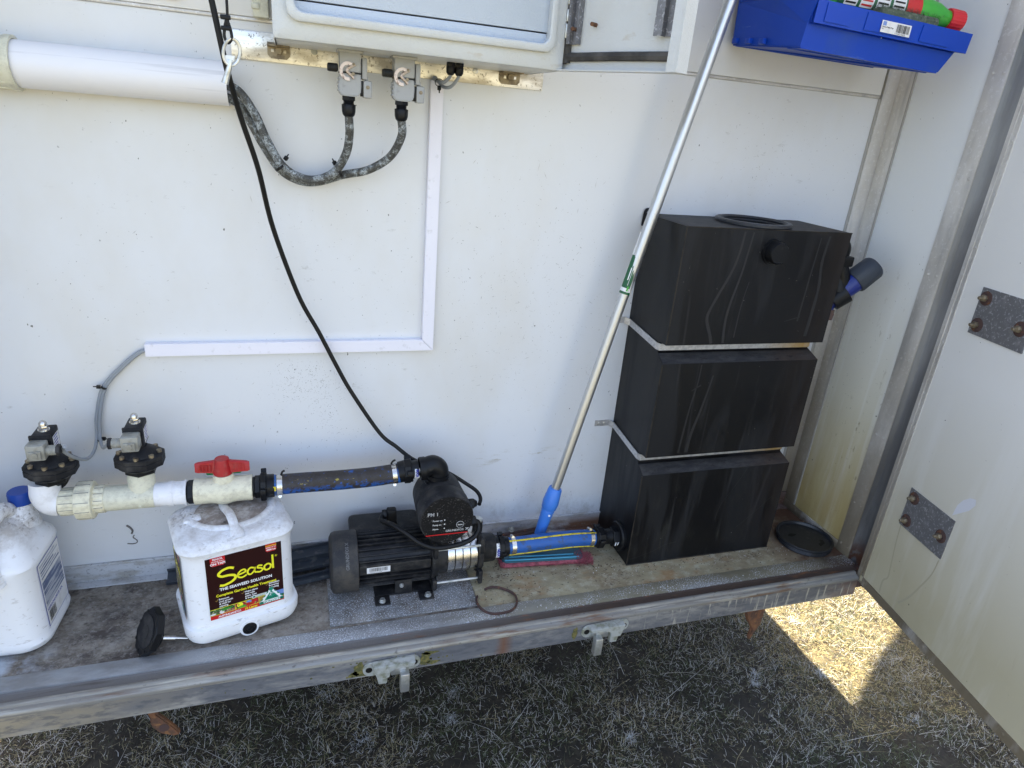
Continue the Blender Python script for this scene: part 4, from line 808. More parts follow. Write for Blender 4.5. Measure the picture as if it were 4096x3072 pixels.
F.text(M_faint, 'GRUNDFOS', -.003, -.0325, .0074, 2, 1.12, bold=.03)
F.stroke(M_white, [(.0465, -.0325), (.049, -.0295), (.053, -.0265)], .0012, 2, 3); F.stroke(M_white, [(.053, -.0325), (.050, -.0295), (.046, -.0265)], .0012, 2, 3); F.disc(M_face, .0497, -.0295, .0012, 3)
F.rect(M_lred, -.050, -.0405, .052, -.0378, 2)
for (x, z) in ((-.033, .036), (.036, .038), (-.036, -.047), (.036, -.047)): F.disc(M_ink, x, z, .0042, 2, 16)
F.stroke(M_ink, [(-.058, .0225), (.0565, .0265)], .0008, 1, 0)
F.mb.build('face_panel', None, pc, smooth=False)
b = MB(); ex, ey = .309, -.128
b.lathe((ex, ey, .272), (ex, ey, .296), [(0, .033), (.3, .033), (.35, .029), (.6, .029), (.65, .026), (1, .026)], 36); b.lathe((ex, ey, .294), (ex, ey, .300), [(0, .0275), (1, .0275)], 36)
b.tube([(ex, ey, .298), (ex, ey, .306)] + [(ex - .022 + .022 * math.cos(R(a)), ey, .306 + .018 * math.sin(R(a)) - 0) for a in (25, 50, 75)] + [(ex - .030, ey, .3235 - .004), (ex - .040, ey, .3185)], .0245, 28, 4)
b.lathe((.276, ey, .3165), (.262, ey, .3155), [(0, .0285), (.8, .0285), (1, .027)], 32); b.lathe((.262, -.126, .3155), (.243, -.124, .312), [(0, .022), (1, .022)], 24)
b.lathe((.245, -.123, .3115), (.228, -.121, .309), [(0, .028), (.1, .0295), (.9, .0295), (1, .028)], 8); b.lathe((.229, -.121, .309), (.214, -.120, .306), [(0, .0262), (1, .0255)], 28)
for an in (75, 195, 310): b.box(.229, .244, -.006, .006, .027, .0385, .0015, Matrix.Translation((0, -.122, .310)) @ Matrix.Rotation(R(an), 4, 'X'))
b.build('outlet_elbow', M_black, pc)
F = Flat((.2555, -.124 - .0205, .3145 + .011), (1, 0, -.05), (0, .48, .88)); F.mb = MB()
# hand-written paper band wrapped round the nipple
lb = MB(); 
for i in range(10):
    a0, a1 = R(150 + i * 10), R(160 + i * 10)
    p = lambda a, x: V(x, -.1245 + .0226 * math.cos(a), .3140 - .0226 * -math.sin(a) * -1 if False else .3140 + .0226 * math.sin(a - math.pi) * -1 * -1)
    def pt(a, x): return V(x, -.1245 - .0227 * math.cos(a - R(180)), .3140 + .0227 * math.sin(R(180) - a))
    lb.add([pt(a0, .248), pt(a0, .260), pt(a1, .260), pt(a1, .248)], [[0, 1, 2, 3]])
lb.build('paper_label', M_white, pc)
F = Flat((.254, -.1245 - .0232, .3130), (0, -.1, -1), (1, 0, 0)); F.text(M_bluepen, 'MAR', -.012, -.004, .010, 1, bold=.03); F.mb.build('hand_lettering', None, pc)
b = MB()
b.hexn((.383, -.150, .2175), (.398, -.150, .2175), .0125); b.lathe((.370, -.150, .2175), (.384, -.150, .2175), [(0, .008), (1, .008)], 16); b.lathe((.398, -.150, .2175), (.405, -.150, .217), [(0, .011), (1, .007)], 16)
b.nxt(); b.hexn((.374, -.195, .198), (.392, -.195, .1975), .0125); b.lathe((.36, -.195, .199), (.375, -.195, .198), [(0, .009), (1, .009)], 16); b.build('cable_entry', M_black, pc)
b = MB(); b.tube([(.388, -.195, .1975), (.3985, -.197, .192), (.3985, -.205, .178), (.386, -.214, .164), (.360, -.2195, .154), (.325, -.2215, .149), (.288, -.218, .1475), (.255, -.207, .158), (.225, -.183, .173), (.198, -.152, .1785), (.181, -.128, .1735), (.1745, -.112, .170), (.179, -.098, .172), (.190, -.092, .173)], .0062, 12, 8); b.build('motor_lead', M_cable, pc)

# ------------------------------------------------------------------ pump
pu = thing('water_pump', (.25, -.14, .0045), 'black horizontal electric water pump with ribbed motor and stainless stages', 'pump')
AY, AZ = -.138, .0785
def ax(x): return (x, AY, AZ)
b = MB(); b.lathe(ax(.048), ax(.1125), [(0, .050), (.0, .062), (.08, .0715), (.2, .0745), (.97, .0745), (1, .072)], 44); mc = b.build('fan_cover', M_mcap, pu)
F = Flat((.0745, AY - .0605, AZ + .0450), (0, -.58, -.81), (1, 0, 0)); F.mb = MB()
def cyl_text(txt, x, a0, size, m, r=.0749, bold=.03):
    fl = Flat((0, 0, 0), (1, 0, 0), (0, 1, 0)); fl.text(m, txt, 0, 0, size, 0, bold=bold); mb = MB([m])
    for q in fl.mb.v:
        an = a0 - q.x / r; mb.v.append(V(x - q.y, AY - r * math.cos(an), AZ + r * math.sin(an)))
    mb.f = fl.mb.f; mb.m = [0] * len(mb.f); return mb
def vert_text(txt, x, a0, size, m, r=.0752):
    # reads upward along the circumference
    fl = Flat((0, 0, 0), (1, 0, 0), (0, 1, 0)); fl.text(m, txt, 0, 0, size, 0, bold=.03); mb = MB([m])
    for q in fl.mb.v:
        an = a0 + q.x / r; mb.v.append(V(x - q.y, AY - r * math.cos(an), AZ + r * math.sin(an)))
    mb.f = fl.mb.f; mb.m = [0] * len(mb.f); return mb
vert_text('GRUNDFOS X', .090, R(20), .0105, M_faint2).build('maker_lettering', None, mc, smooth=False)
b = MB(); b.lathe(ax(.112), ax(.288), [(0, .058), (1, .058)], 44)
for i in range(30):
    an = 360 / 30 * i
    b.box(.113, .286, -.0011, .0011, .055, .0675, .0004, Matrix.Translation((0, AY, AZ)) @ Matrix.Rotation(R(an), 4, 'X'))
b.box(.113, .284, AY - .0685, AY - .040, AZ + .004, AZ + .030, .003, )
b.build('ribbed_motor', M_motor, pu)
F = Flat((.130, AY - .0690, AZ + .008), (1, 0, 0), (0, 0, 1)); F.rect(M_offw, 0, 0, .055, .0165, 0); F.bars(M_ink, .006, .005, .049, .0145, 1, 4); F.text(M_ink, '97506077-22175594', .006, .0012, .0036, 1); F.mb.build('barcode_label', None, pu, smooth=False)
b = MB(); b.loft([[V(q.x, q.y, z) for q in rrect(hx, hy, .012, 0, 4, .187, -.072)] for (hx, hy, z) in ((.086, .040, .10), (.088, .042, .132), (.0865, .0405, .139), (.080, .034, .1425))]); b.build('terminal_box', M_motor, pu)
b = MB(); b.box(.190, .214, -.103, -.080, .150, .186, .004); b.hexn((.190, -.0915, .172), (.179, -.0915, .172), .0115); b.lathe((.202, -.0915, .138), (.202, -.0915, .152), [(0, .016), (1, .013)], 20); b.build('lead_plug', M_black, pu)
b = MB(); b.lathe(ax(.286), ax(.306), [(0, .066), (.1, .0705), (.5, .0705), (.55, .064), (1, .064)], 40); b.box(.289, .301, AY - .074, AY - .050, AZ + .028, AZ + .060, .004); b.box(.289, .301, AY - .074, AY - .045, AZ - .066, AZ - .035, .004); b.lathe(ax(.306), ax(.329), [(0, .057), (1, .056)], 40); b.build('motor_flange', M_motor, pu)
for k in range(4):
    b = MB(); x0 = .329 + k * .0195; b.lathe(ax(x0), ax(x0 + .0192), [(0, .0525), (.06, .0560), (.5, .0568), (.94, .0560), (1, .0525)], 44); b.build('stainless_stage', M_steel, pu)
b = MB(); b.lathe(ax(.4075), ax(.421), [(0, .058), (.1, .062), (.85, .062), (1, .060)], 40); b.box(.408, .420, AY - .064, AY - .04, AZ + .02, AZ + .066, .004); b.box(.408, .420, AY - .066, AY - .04, AZ - .07, AZ - .03, .004)
b.cyl((.414, AY - .004, AZ + .05), (.414, AY - .004, AZ + .082), .013, n=20); b.lathe((.421, AY, AZ - .006), (.462, AY, AZ - .008), [(0, .044), (.2, .038), (.9, .0365), (1, .034)], 32); b.build('inlet_flange', M_motor, pu)
b = MB(); b.cyl((.414, AY - .004, AZ + .082), (.414, AY - .004, AZ + .087), .0125, n=20)
for dz, dy in ((.046, -.060), (-.056, -.056), (.055, .05)): b.nxt(); b.cyl((.300, AY + dy, AZ + dz), (.416, AY + dy, AZ + dz), .0032, n=10)
b.build('tie_rod', M_zinc, pu)
b = MB(); b.box(.150, .292, AY - .058, AY + .058, .0047, .0085, .001); b.box(.148, .185, AY - .092, AY - .058, .0047, .0085, .002); b.box(.255, .292, AY - .092, AY - .058, .0047, .0085, .002)
b.box(.198, .240, AY - .063, AY - .057, .0086, .0500, .002); b.box(.205, .232, AY - .05, AY + .05, .0086, .03, .001); b.build('foot_bracket', M_motor, pu)
b = MB()
for (x, y) in ((.166, AY - .080), (.277, AY - .080)): b.nxt(); b.cyl((x, y, .0086), (x, y, .0100), .0085, n=18); b.hexn((x, y, .0100), (x, y, .0160), .0068)
b.nxt(); b.lathe((.214, AY - .063, .036), (.214, AY - .068, .036), [(0, .0055), (.5, .0055), (1, .004)], 16); b.build('fixing_bolt', M_zinc, pu)

# ------------------------------------------------------------------ suction hose
sh_ = thing('suction_hose', (.62, -.15, .075), 'short clean blue hose with yellow stripes from pump inlet to black tank', 'hose')
HP = [(.494, -.145, .072), (.56, -.146, .0725), (.64, -.146, .0735), (.70, -.144, .0705), (.756, -.141, .063)]
b = MB(); b.tube(HP, .0222, 28, 8); b.build('hose_tube', M_hose, sh_)
b = MB()
for (oy, oz) in ((-.0085, .0207), (-.0150, -.0166)): b.nxt(); b.tube([(p[0], p[1] + oy, p[2] + oz) for p in HP], .0024, 8, 8, flat=1.0)
b.build('yellow_stripe', M_yellow, sh_)
b = MB(); hose_clamp(b, (.507, -.145, .0722), (.5195, -.145, .0722), .0226, (0, .3, .95)); hose_clamp(b, (.732, -.1425, .0665), (.744, -.142, .065), .0226, (0, .3, .95)); b.build('hose_clamp', M_steel, sh_)
b = MB(); b.lathe((.461, -.140, .071), (.476, -.142, .0715), [(0, .0285), (.9, .0285), (1, .026)], 28); b.lathe((.474, -.143, .0718), (.488, -.144, .0718), [(0, .030), (.1, .032), (.9, .032), (1, .030)], 8); b.lathe((.487, -.144, .0718), (.501, -.145, .072), [(0, .0258), (1, .0252)], 28)
for an in (90, 210, 330): b.box(.475, .487, -.005, .005, .029, .039, .0015, Matrix.Translation((0, -.144, .0718)) @ Matrix.Rotation(R(an), 4, 'X'))
b.nxt(); b.lathe((.749, -.1415, .0642), (.758, -.141, .063), [(0, .0252), (1, .0258)], 28); b.lathe((.757, -.141, .063), (.777, -.140, .0615), [(0, .028), (.1, .030), (.9, .030), (1, .028)], 8)
for an in (80, 200, 320): b.box(.758, .775, -.005, .005, .027, .036, .0015, Matrix.Translation((0, -.1405, .0622)) @ Matrix.Rotation(R(an), 4, 'X'))
b.lathe((.776, -.140, .0615), (.806, -.139, .060), [(k / 14, .0195 if k % 2 else .0212) for k in range(15)], 24); b.build('hose_coupling', M_black, sh_)
lb = MB()
for i in range(8):
    a0, a1 = R(-35 + i * 11), R(-24 + i * 11)
    q = lambda a, x: V(x, -.141 - .0290 * math.cos(a), .071 + .0290 * math.sin(a)); lb.add([q(a0, .463), q(a0, .474), q(a1, .474), q(a1, .463)], [[0, 1, 2, 3]])
lb.build('paper_label', M_white, sh_)
F = Flat((.4685, -.141 - .0295, .080), (0, -.2, -1), (1, 0, 0)); F.text(M_bluepen, 'MAR', -.004, -.004, .010, 1, bold=.03); F.mb.build('hand_lettering', None, sh_)

M_weld = mat('scuffed_edge', (.030, .024, .018), .6, spec=.3, layers=[dict(col=(.006, .006, .007), s=(30, 30, 30), lo=.45, hi=.6, amt=.8)])
M_ring = mat('mouth_plastic', (.030, .031, .035), .45, layers=[dict(col=(.06, .05, .045), s=(30, 30, 30), lo=.5, hi=.7, amt=.5)])
# ------------------------------------------------------------------ black tank
tk = thing('black_water_tank', (1.066, -.099, .0), 'tall black plastic water tank with two stepped grooves and open round mouth', 'tank')
XL, XR, YF, TT = .834, 1.299, -.198, .924
b = MB(); lv = [(.0015, 0, 0), (.284, 0, 0), (.306, .012, .033), (.3362, .012, .033), (.3365, 0, 0), (.594, 0, 0), (.616, .012, .033), (.6417, .012, .033), (.642, 0, 0), (TT, 0, 0)]
rings = [[V(XL + .0 * a, -.0012, z), V(XR - a, -.0012, z), V(XR - a, YF + c, z), V(XL, YF + c, z)] for (z, a, c) in lv]
b.loft(rings, cap=False); b.add(rings[0], [[0, 1, 2, 3]])
bm = bmesh.new(); vs = [bm.verts.new(q) for q in rings[-1]]; e = [bm.edges.new((vs[i], vs[(i + 1) % 4])) for i in range(4)]
cc = V(1.078, -.103, TT); cr = [bm.verts.new(cc + V(.082 * math.cos(2 * math.pi * i / 40), .082 * math.sin(2 * math.pi * i / 40), 0)) for i in range(40)]; e += [bm.edges.new((cr[i], cr[(i + 1) % 40])) for i in range(40)]
bmesh.ops.triangle_fill(bm, use_beauty=True, edges=e); b.from_bm(bm)
o = b.build('tank_shell', M_tank, tk, sharp=25)
b = MB()
b.tube([(XL - .001, YF - .001, z) for z in (.003, .283)], .0016, 6, 0); b.tube([(XL - .001, YF - .001, z) for z in (.338, .593)], .0016, 6, 0); b.tube([(XL - .001, YF - .001, z) for z in (.643, TT)], .0016, 6, 0); b.tube([(XL, YF, TT), (XR, YF, TT)], .0014, 6, 0); b.tube([(XL - .0005, YF, .002), (XR, YF, .002)], .0022, 6, 0); b.build('weld_seam', M_weld, tk)
b = MB(); prof = [(-.045, .0815), (.002, .0815), (.0022, .0925), (.007, .0925), (.010, .090), (.0105, .080)] + [(.0095 - k * .0035, .0765 if k % 2 else .0795) for k in range(12)] + [(-.045, .078)]
b.lathe(cc, cc + V(0, 0, 1), prof, 56, cap=False, absolute=True); b.build('mouth_ring', M_ring, tk)
b = MB(); b.lathe((1.076, YF, .874), (1.076, YF - .030, .874), [(0, .022), (.2, .022), (.2, .0265), (.85, .0265), (1, .024)], 12); b.lathe((1.076, YF, .874), (1.076, YF - .006, .874), [(0, .030), (1, .029)], 32); b.build('hex_plug', M_black, tk)
b = MB(); b.lathe((XL, -.139, .058), (XL - .012, -.139, .058), [(0, .042), (.7, .042), (1, .039)], 40); b.lathe((XL - .012, -.139, .058), (XL - .030, -.139, .059), [(0, .028), (.9, .028), (1, .026)], 6); bk = b.build('bulkhead_fitting', M_black, tk)
F = Flat((XL - .0215, -.139 - .026, .050), (1, 0, 0), (0, 0, 1)); F.poly(M_white, [(-.006, -.004), (-.003, -.004), (-.001, .008), (-.004, .008)], 3); F.poly(M_white, [(.001, -.003), (.004, -.003), (.006, .007), (.003, .007)], 3); F.mb.build('paint_mark', None, bk)
M_dust = mat('dusty_plastic', (.020, .021, .024), .6, spec=.3, layers=[dict(col=(.055, .054, .055), s=(20, 60, 60), lo=.42, hi=.64, amt=.8, det=8), dict(col=(.055, .034, .022), s=(9, 9, 9), lo=.35, hi=.6, amt=.8, grad=('X', .02, .22)), dict(col=(.004, .004, .005), s=(40, 70, 70), lo=.56, hi=.66, amt=.8, det=8)])
b = MB()
for (z0, z1) in ((.2843, .3058), (.5943, .6158)):
    b.add([(XL + .001, YF - .0002, z0), (XR - .0003, YF - .0002, z0), (XR - .012, YF + .0328, z1), (XL + .001, YF + .0328, z1)], [[0, 1, 2, 3]])
    b.nxt()
b.build('dusty_ledge', M_dust, tk, smooth=False)
bm = bmesh.new(); vs = [bm.verts.new(q) for q in (V(XL + .0015, YF + .0015, TT + .0004), V(XR - .0015, YF + .0015, TT + .0004), V(XR - .0015, -.003, TT + .0004), V(XL + .0015, -.003, TT + .0004))]; e = [bm.edges.new((vs[i], vs[(i + 1) % 4])) for i in range(4)]
cr = [bm.verts.new(cc + V(.0835 * math.cos(2 * math.pi * i / 40), .0835 * math.sin(2 * math.pi * i / 40), .0004)) for i in range(40)]; e += [bm.edges.new((cr[i], cr[(i + 1) % 40])) for i in range(40)]
bmesh.ops.triangle_fill(bm, use_beauty=True, edges=e); b = MB(); b.from_bm(bm); b.build('dusty_top', M_dust, tk, smooth=False)
b = MB(); b.tube([(XL + .02, -.006, TT + .004), (XL + .004, -.006, TT + .010), (XL - .004, -.006, TT + .004), (XL - .006, -.006, TT - .03)], .004, 8, 4); b.build('corner_clip', M_black, tk)
M_drip = mat('dried_drip', (.0125, .0125, .0145), .55)
b = MB()
def ribbon(mb, pts, w0, w1, fn):
    P = catmull([V(p[0], p[1], 0) for p in pts], 6); vs = []
    for i, q in enumerate(P):
        t = (P[min(i + 1, len(P) - 1)] - P[max(i - 1, 0)]).normalized(); w_ = w0 + (w1 - w0) * i / (len(P) - 1); n_ = V(-t.y, t.x, 0) * w_ / 2 * (1 + .25 * noise.noise(q * 90)); vs += [fn(q + n_), fn(q - n_)]
    mb.add(vs, [[2 * i, 2 * i + 1, 2 * i + 3, 2 * i + 2] for i in range(len(P) - 1)])
tf = lambda q: V(q.x, YF - .0004, q.y)
for pts, w0, w1 in (([(.990, .918), (.986, .87), (.975, .823), (.950, .765), (.936, .730), (.933, .705), (.950, .668), (.958, .645)], .005, .009), ([(1.014, .918), (1.008, .86), (1.003, .817), (.992, .760), (.986, .715), (.988, .675), (.992, .645)], .004, .0075), ([(1.03, .80), (1.022, .74), (1.020, .66)], .0015, .0035),
    ([(.945, .590), (.944, .54), (.935, .47), (.930, .40), (.927, .345)], .003, .006), ([(.985, .56), (.972, .48), (.955, .40), (.950, .345)], .004, .010), ([(1.235, .915), (1.23, .85), (1.24, .78), (1.236, .66)], .006, .010), ([(1.21, .91), (1.205, .82), (1.20, .70)], .003, .005),
    ([(1.16, .28), (1.13, .22), (1.10, .17), (1.09, .12)], .001, .0016), ([(.842, .02), (.90, .035), (.945, .055), (.98, .06)], .001, .0014), ([(1.27, .18), (1.22, .13), (1.17, .085)], .001, .0014), ([(.93, .52), (.955, .535)], .0015, .004), ([(1.16, .70), (1.205, .712)], .001, .003)): ribbon(b, pts, w0, w1, tf)
tag(b.build('dried_drips', M_drip, tk, smooth=False), kind='stuff')
# tap on the right hand face
tp = MB(); tp.tube([(XR + .001, -.16, .895), (1.318, -.16, .893), (1.328, -.16, .882), (1.328, -.16, .862), (1.322, -.16, .84)], .0135, 16, 5); tp.box(1.300, 1.342, -.186, -.140, .838, .864, .004); tp.tube([(1.318, -.165, .842), (1.330, -.17, .815), (1.335, -.172, .79), (1.338, -.175, .765)], .019, 14, 4); tp.lathe((1.322, -.165, .745), (1.350, -.176, .772), [(0, .028), (1, .0295)], 20); tp.lathe((1.318, -.16, .845), (1.332, -.168, .775), [(0, .018), (.5, .019), (.8, .024), (1, .026)], 20); tp.build('elbow_fitting', M_black, tk)
tb = MB(); tb.lathe((1.333, -.170, .765), (1.392, -.182, .822), [(0, .022), (.15, .026), (.6, .0275), (1, .028)], 28); tb.lathe((1.332, -.168, .775), (1.320, -.165, .722), [(0, .014), (1, .0125)], 20)
tpo = tb.build('garden_tap', M_tapblue, tk)
tb = MB(); tb.lathe((1.368, -.177, .799), (1.414, -.187, .845), [(0, .0315), (.05, .0335), (.85, .0315), (.95, .028), (1, .024)], 30, ribs=(.0018, (.0335, .0315), 5)); tb.build('tap_handle', M_tapgrey, tpo)
tb = MB(); tb.lathe((1.321, -.165, .724), (1.314, -.163, .672), [(0, .0165), (.15, .0175), (.2, .019), (.5, .019), (.52, .012), (.8, .012), (.82, .0095), (1, .0095)], 20, ribs=(.0012, (.019,), 2)); tb.build('hose_connector', M_brown, tpo)
# straps
for (zc, nm) in ((.629, 'upper galvanised strap holding the black tank, tab half hidden by the pole'), (.323, 'lower galvanised strap holding the black tank, screwed tab showing')):
    s_ = thing('tank_strap', (.834, 0, zc), nm, 'strap', 'galvanised straps round the black tank')
    h = .0085; off = .018 if zc > .5 else .022
    def ring(x, y, zc_, nx, ny): return [V(x, y, zc_ - h), V(x, y, zc_ + h), V(x - nx, y - ny, zc_ + h), V(x - nx, y - ny, zc_ - h)]
    b = MB(); b.loft([ring(.777, -.0004, zc + off, 0, .0018), ring(.8200, -.0004, zc + off, 0, .0018), ring(XL - .0016, -.012, zc + off * .8, .0018, .0012), ring(XL - .0016, -.160, zc, .0018, .0), ring(XL + .004, YF + .0305, zc - .001, .002, .0016), ring(1.05, YF + .0305, zc - .001, 0, .0018), ring(1.284, YF + .0305, zc - .001, 0, .0018), ring(1.289, YF + .034, zc - .001, -.0022, .001), ring(1.289, -.01, zc - .001, -.0022, 0)])
    b.build('strap_band', M_strap, s_, sharp=20)
    b = MB(); rivet(b, (.789, -.0022, zc + off), (0, -1, 0), .0045); b.nxt(); rivet(b, (.806, -.0022, zc + off), (0, -1, 0), .0045); b.build('rivet', M_zinc, s_)
b = MB(); b.tube([(1.303, -.055, .02), (1.318, -.062, .032), (1.335, -.07, .050), (1.350, -.074, .072)], .016, 18, 6)
P = catmull([V(1.303, -.055, .02), V(1.318, -.062, .032), V(1.335, -.07, .050), V(1.350, -.074, .072)], 6)
for i in range(1, len(P) - 1): d = (P[i + 1] - P[i - 1]).normalized(); b.lathe(P[i] - d * .0011, P[i] + d * .0011, [(0, .0165), (.5, .0185), (1, .0165)], 20)
tag(b.build('corrugated_hose', M_brown2), 'short end of rusty brown corrugated hose behind the tank foot', 'hose')

# ------------------------------------------------------------------ mop
mp = thing('floor_mop', (.62, -.09, .0), 'tall aluminium pole mop with blue ferrule leaning beside the black tank', 'mop')
def PL(z): t = (z - .06) / (.889 - .06); return V(.608 + (.791 - .608) * t, -.094 + .0 * t - .010 * max(0, t - 1), z)
b = MB(); b.tube([PL(.19), PL(.74)], .0122, 24, 0); b.tube([PL(.74), PL(1.82)], .0135, 24, 0); b.build('pole_tube', M_pole, mp)
# paper sleeve label
pd = (PL(.9) - PL(.7)).normalized(); sx_, sy_ = frame_of(pd)
def sleeve(z0, z1, a0, a1, r, m, mb):
    n_ = 14; c0, c1 = PL(z0), PL(z1); vr = Vector((1, 0, 0)); vr = (vr - pd * vr.dot(pd)).normalized(); vb = pd.cross(vr)   # vb towards +y or -y
    if vb.y > 0: vb = -vb
    vs = []
    for i in range(n_ + 1):
        a = R(a0 + (a1 - a0) * i / n_); d = vr * math.cos(a) + vb * math.sin(a); vs += [c0 + d * r, c1 + d * r]
    mb.use(m); mb.add(vs, [[2 * i, 2 * i + 1, 2 * i + 3, 2 * i + 2] for i in range(n_)])
b = MB(); sleeve(.742, .889, 0, 360, .01385, M_white, b); sleeve(.757, .835, 88, 190, .01400, M_dgreen, b); sleeve(.742, .748, 60, 200, .01400, M_dgreen, b)
for k in range(16): sleeve(.858 + k * .0018, .8588 + k * .0018, 18, 52, .01400, M_ink, b)
for k in range(5): sleeve(.845, .872 + .003 * (k % 3), 80 + k * 15, 84 + k * 15, .01400, M_ink, b)
sleeve(.776, .806, 132, 142, .01412, M_white, b); sleeve(.764, .826, 118, 122, .01412, M_offw, b); sleeve(.750, .762, 100, 116, .01412, M_bgreen, b); sleeve(.790, .835, 56, 62, .01400, M_lblue, b)
b.build('sleeve_label', None, mp)
b = MB(); c0, c1 = PL(.205), PL(.075); c1 = V(.609, -.094, .062)
b.lathe(c0, c1, [(0, .0165), (.02, .0185), (.30, .0225), (.42, .0205), (.45, .0175), (.48, .0185), (.52, .0165), (.56, .0175), (.58, .0165), (.80, .0155), (1, .0145)], 26, ribs=(.0015, (.0225,), 4)); b.build('ferrule', M_mopblue, mp)
b = MB(); b.lathe(PL(.130) + V(0, -.0165, 0), PL(.130) + V(0, -.019, 0), [(0, .003), (1, .003)], 10); b.build('ferrule_pin', M_white, mp)
b = MB(); b.box(.5945, .6225, -.104, -.088, .028, .070, .004); b.box(.590, .600, -.110, -.082, .020, .056, .003); b.box(.618, .628, -.110, -.082, .020, .056, .003); b.build('fork', M_mopblue, mp)
MX = Matrix.Translation((.611, -.098, 0)) @ Matrix.Rotation(R(-6), 4, 'Z')
b = MB(); b.loft([[MX @ q for q in rrect(.113, .056, .012, z, 4)] for z in (.0145, .0195)]); hd = b.build('pad_holder', M_teal, mp)
b = MB(); b.box(-.092, .088, -.041, -.037, .0196, .0225, .001, MX); b.nxt(); b.box(-.108, .100, -.0545, -.050, .0196, .0228, .001, MX); b.nxt(); b.box(-.092, .088, .034, .038, .0196, .0225, .001, MX); b.build('rib', M_teal2, hd)
b = MB(); rp = random.Random(5); ring0 = rrect(.118, .060, .01, 0, 6); b.loft([[MX @ V(q.x * (1 + .02 * rp.uniform(-1, 1)) * s_, q.y * (1 + .05 * rp.uniform(-1, 1)) * s_, z) for q in ring0] for (z, s_) in ((.0012, .97), (.007, 1.02), (.0125, 1.0), (.0142, .96))])
for i in range(2400):
    u = rp.random(); 
    if u < .55: q = MX @ V(.122 + rp.uniform(-.030, .016), -.058 + rp.uniform(-.014, .030), rp.uniform(.004, .022))
    elif u < .72: q = MX @ V(rp.uniform(-.12, .12), -.060, rp.uniform(.003, .012))
    else: q = MX @ V(rp.choice((-1, 1)) * .118, rp.uniform(-.06, .06), rp.uniform(.003, .014))
    a = rp.uniform(0, 6.28); d = V(math.cos(a), math.sin(a), rp.uniform(-.2, .7)) * rp.uniform(.004, .010); e_ = V(-d.y, d.x, 0).normalized() * .0006; b.add([q - e_, q + e_, q + d], [[0, 1, 2]])
b.build('fibre_pad', M_pink, mp)

# ------------------------------------------------------------------ things lying on the floor
b = MB(); b.tube([(.497, -.040, .026), (.55, -.036, .029), (.60, -.034, .032), (.632, -.030, .033)], .006, 8, 4); b.tube([(.51, -.052, .027), (.56, -.046, .030), (.633, -.042, .032)], .0052, 8, 4); b.tube([(.632, -.030, .033), (.640, -.036, .030), (.633, -.042, .032)], .005, 8, 4)
tag(b.build('rusty_rod', M_dkrust), 'bent rusty brown rod lying across the back of the teal mop head', 'rod')
for (x, y, lb_) in ((.549, -.030, 'grey wall plug lying by the rusty rod behind the mop head'), (.806, -.042, 'grey wall plug lying beside the left foot of the black tank')):
    b = MB(); z = .040 if x < .6 else .006
    b.lathe((x, y, .001 if x > .6 else z - .006), (x, y, z + .006), [(0, .0075), (.25, .0085), (.4, .006), (.7, .0065), (1, .0035)], 10); b.box(x - .008, x + .008, y - .0012, y + .0012, z + .002, z + .0075)
    tag(b.build('wall_plug', M_dinc), lb_, 'wall plug', 'grey wall plugs')
b = MB(); pr = []
for i in range(34): an = R(112 - i * 9.8); pr.append((.440 + .0505 * math.cos(an), -.268 + .048 * math.sin(an), .0065 + .0015 * math.sin(i * .7)))
b.tube(pr, .0026, 8, 2, flat=1.5); tag(b.build('rusty_ring', M_dkrust), 'open ring of rusty flat wire lying on the sill near the pump', 'ring')
M_lid = mat('lid_plastic', (.012, .0135, .017), .36, spec=.5, layers=[dict(col=(.06, .06, .06), s=(60, 60, 60), lo=.58, hi=.68, amt=.6)])
# black drum lid
ld = thing('drum_lid', (1.425, -.198, .001), 'round black screw lid lying on the floor in the right corner', 'lid')
LC = V(1.432, -.198, .0015)
b = MB(); b.lathe(LC, LC + V(0, 0, 1), [(0, .074), (.0005, .079), (.004, .0805), (.006, .079), (.008, .0805), (.010, .079), (.012, .0805), (.014, .079), (.016, .0825), (.020, .0825), (.0215, .081), (.0215, .077), (.020, .0755), (.013, .074), (.0125, .070), (.0128, .002)], 64, absolute=True); b.build('lid_body', M_lid, ld)
b = MB(); F = Flat(LC + V(0, 0, .0131), (1, 0, 0), (0, 1, 0)); F.poly(M_ink, [(-.045 + .0, .020), (-.03, .028), (-.012, .022), (-.018, .016), (-.035, .012)], 1); F.mb.nxt(); F.poly(M_ink, [(.02, -.048), (.045, -.038), (.052, -.022), (.040, -.018), (.036, -.030), (.022, -.036)], 1); F.mb.build('puddle', None, ld)
# valve bonnet
vb_ = thing('valve_bonnet', (-.32, -.25, 0), 'black octagonal valve cover standing on edge beside the printed jug', 'valve cover')
BX = Matrix.Translation((-.325, -.258, .0475)) @ Matrix.Rotation(R(25), 4, 'Z') @ Matrix.Rotation(R(28), 4, 'Y')
def bo(r1, r2, x): return [BX @ V(x, r1 * math.cos(R(22.5 + 45 * i)), r2 * math.sin(R(22.5 + 45 * i))) for i in range(8)]
b = MB(); b.loft([bo(.043, .050, -.008), bo(.045, .052, -.0065), bo(.045, .052, .006), bo(.040, .047, .010)]); b.lathe(BX @ V(.009, 0, -.012), BX @ V(.024, 0, -.012), [(0, .030), (.5, .028), (1, .020)], 24); b.build('bonnet_flange', M_black, vb_)
b = MB(); b.lathe(BX @ V(-.008, 0, 0), BX @ V(-.0095, 0, 0), [(0, .034), (1, .034)], 32); b.lathe(BX @ V(-.0095, 0, -.002), BX @ V(-.0105, 0, -.002), [(0, .015), (1, .0145)], 24); b.build('diaphragm', M_blackm, vb_)
b = MB()
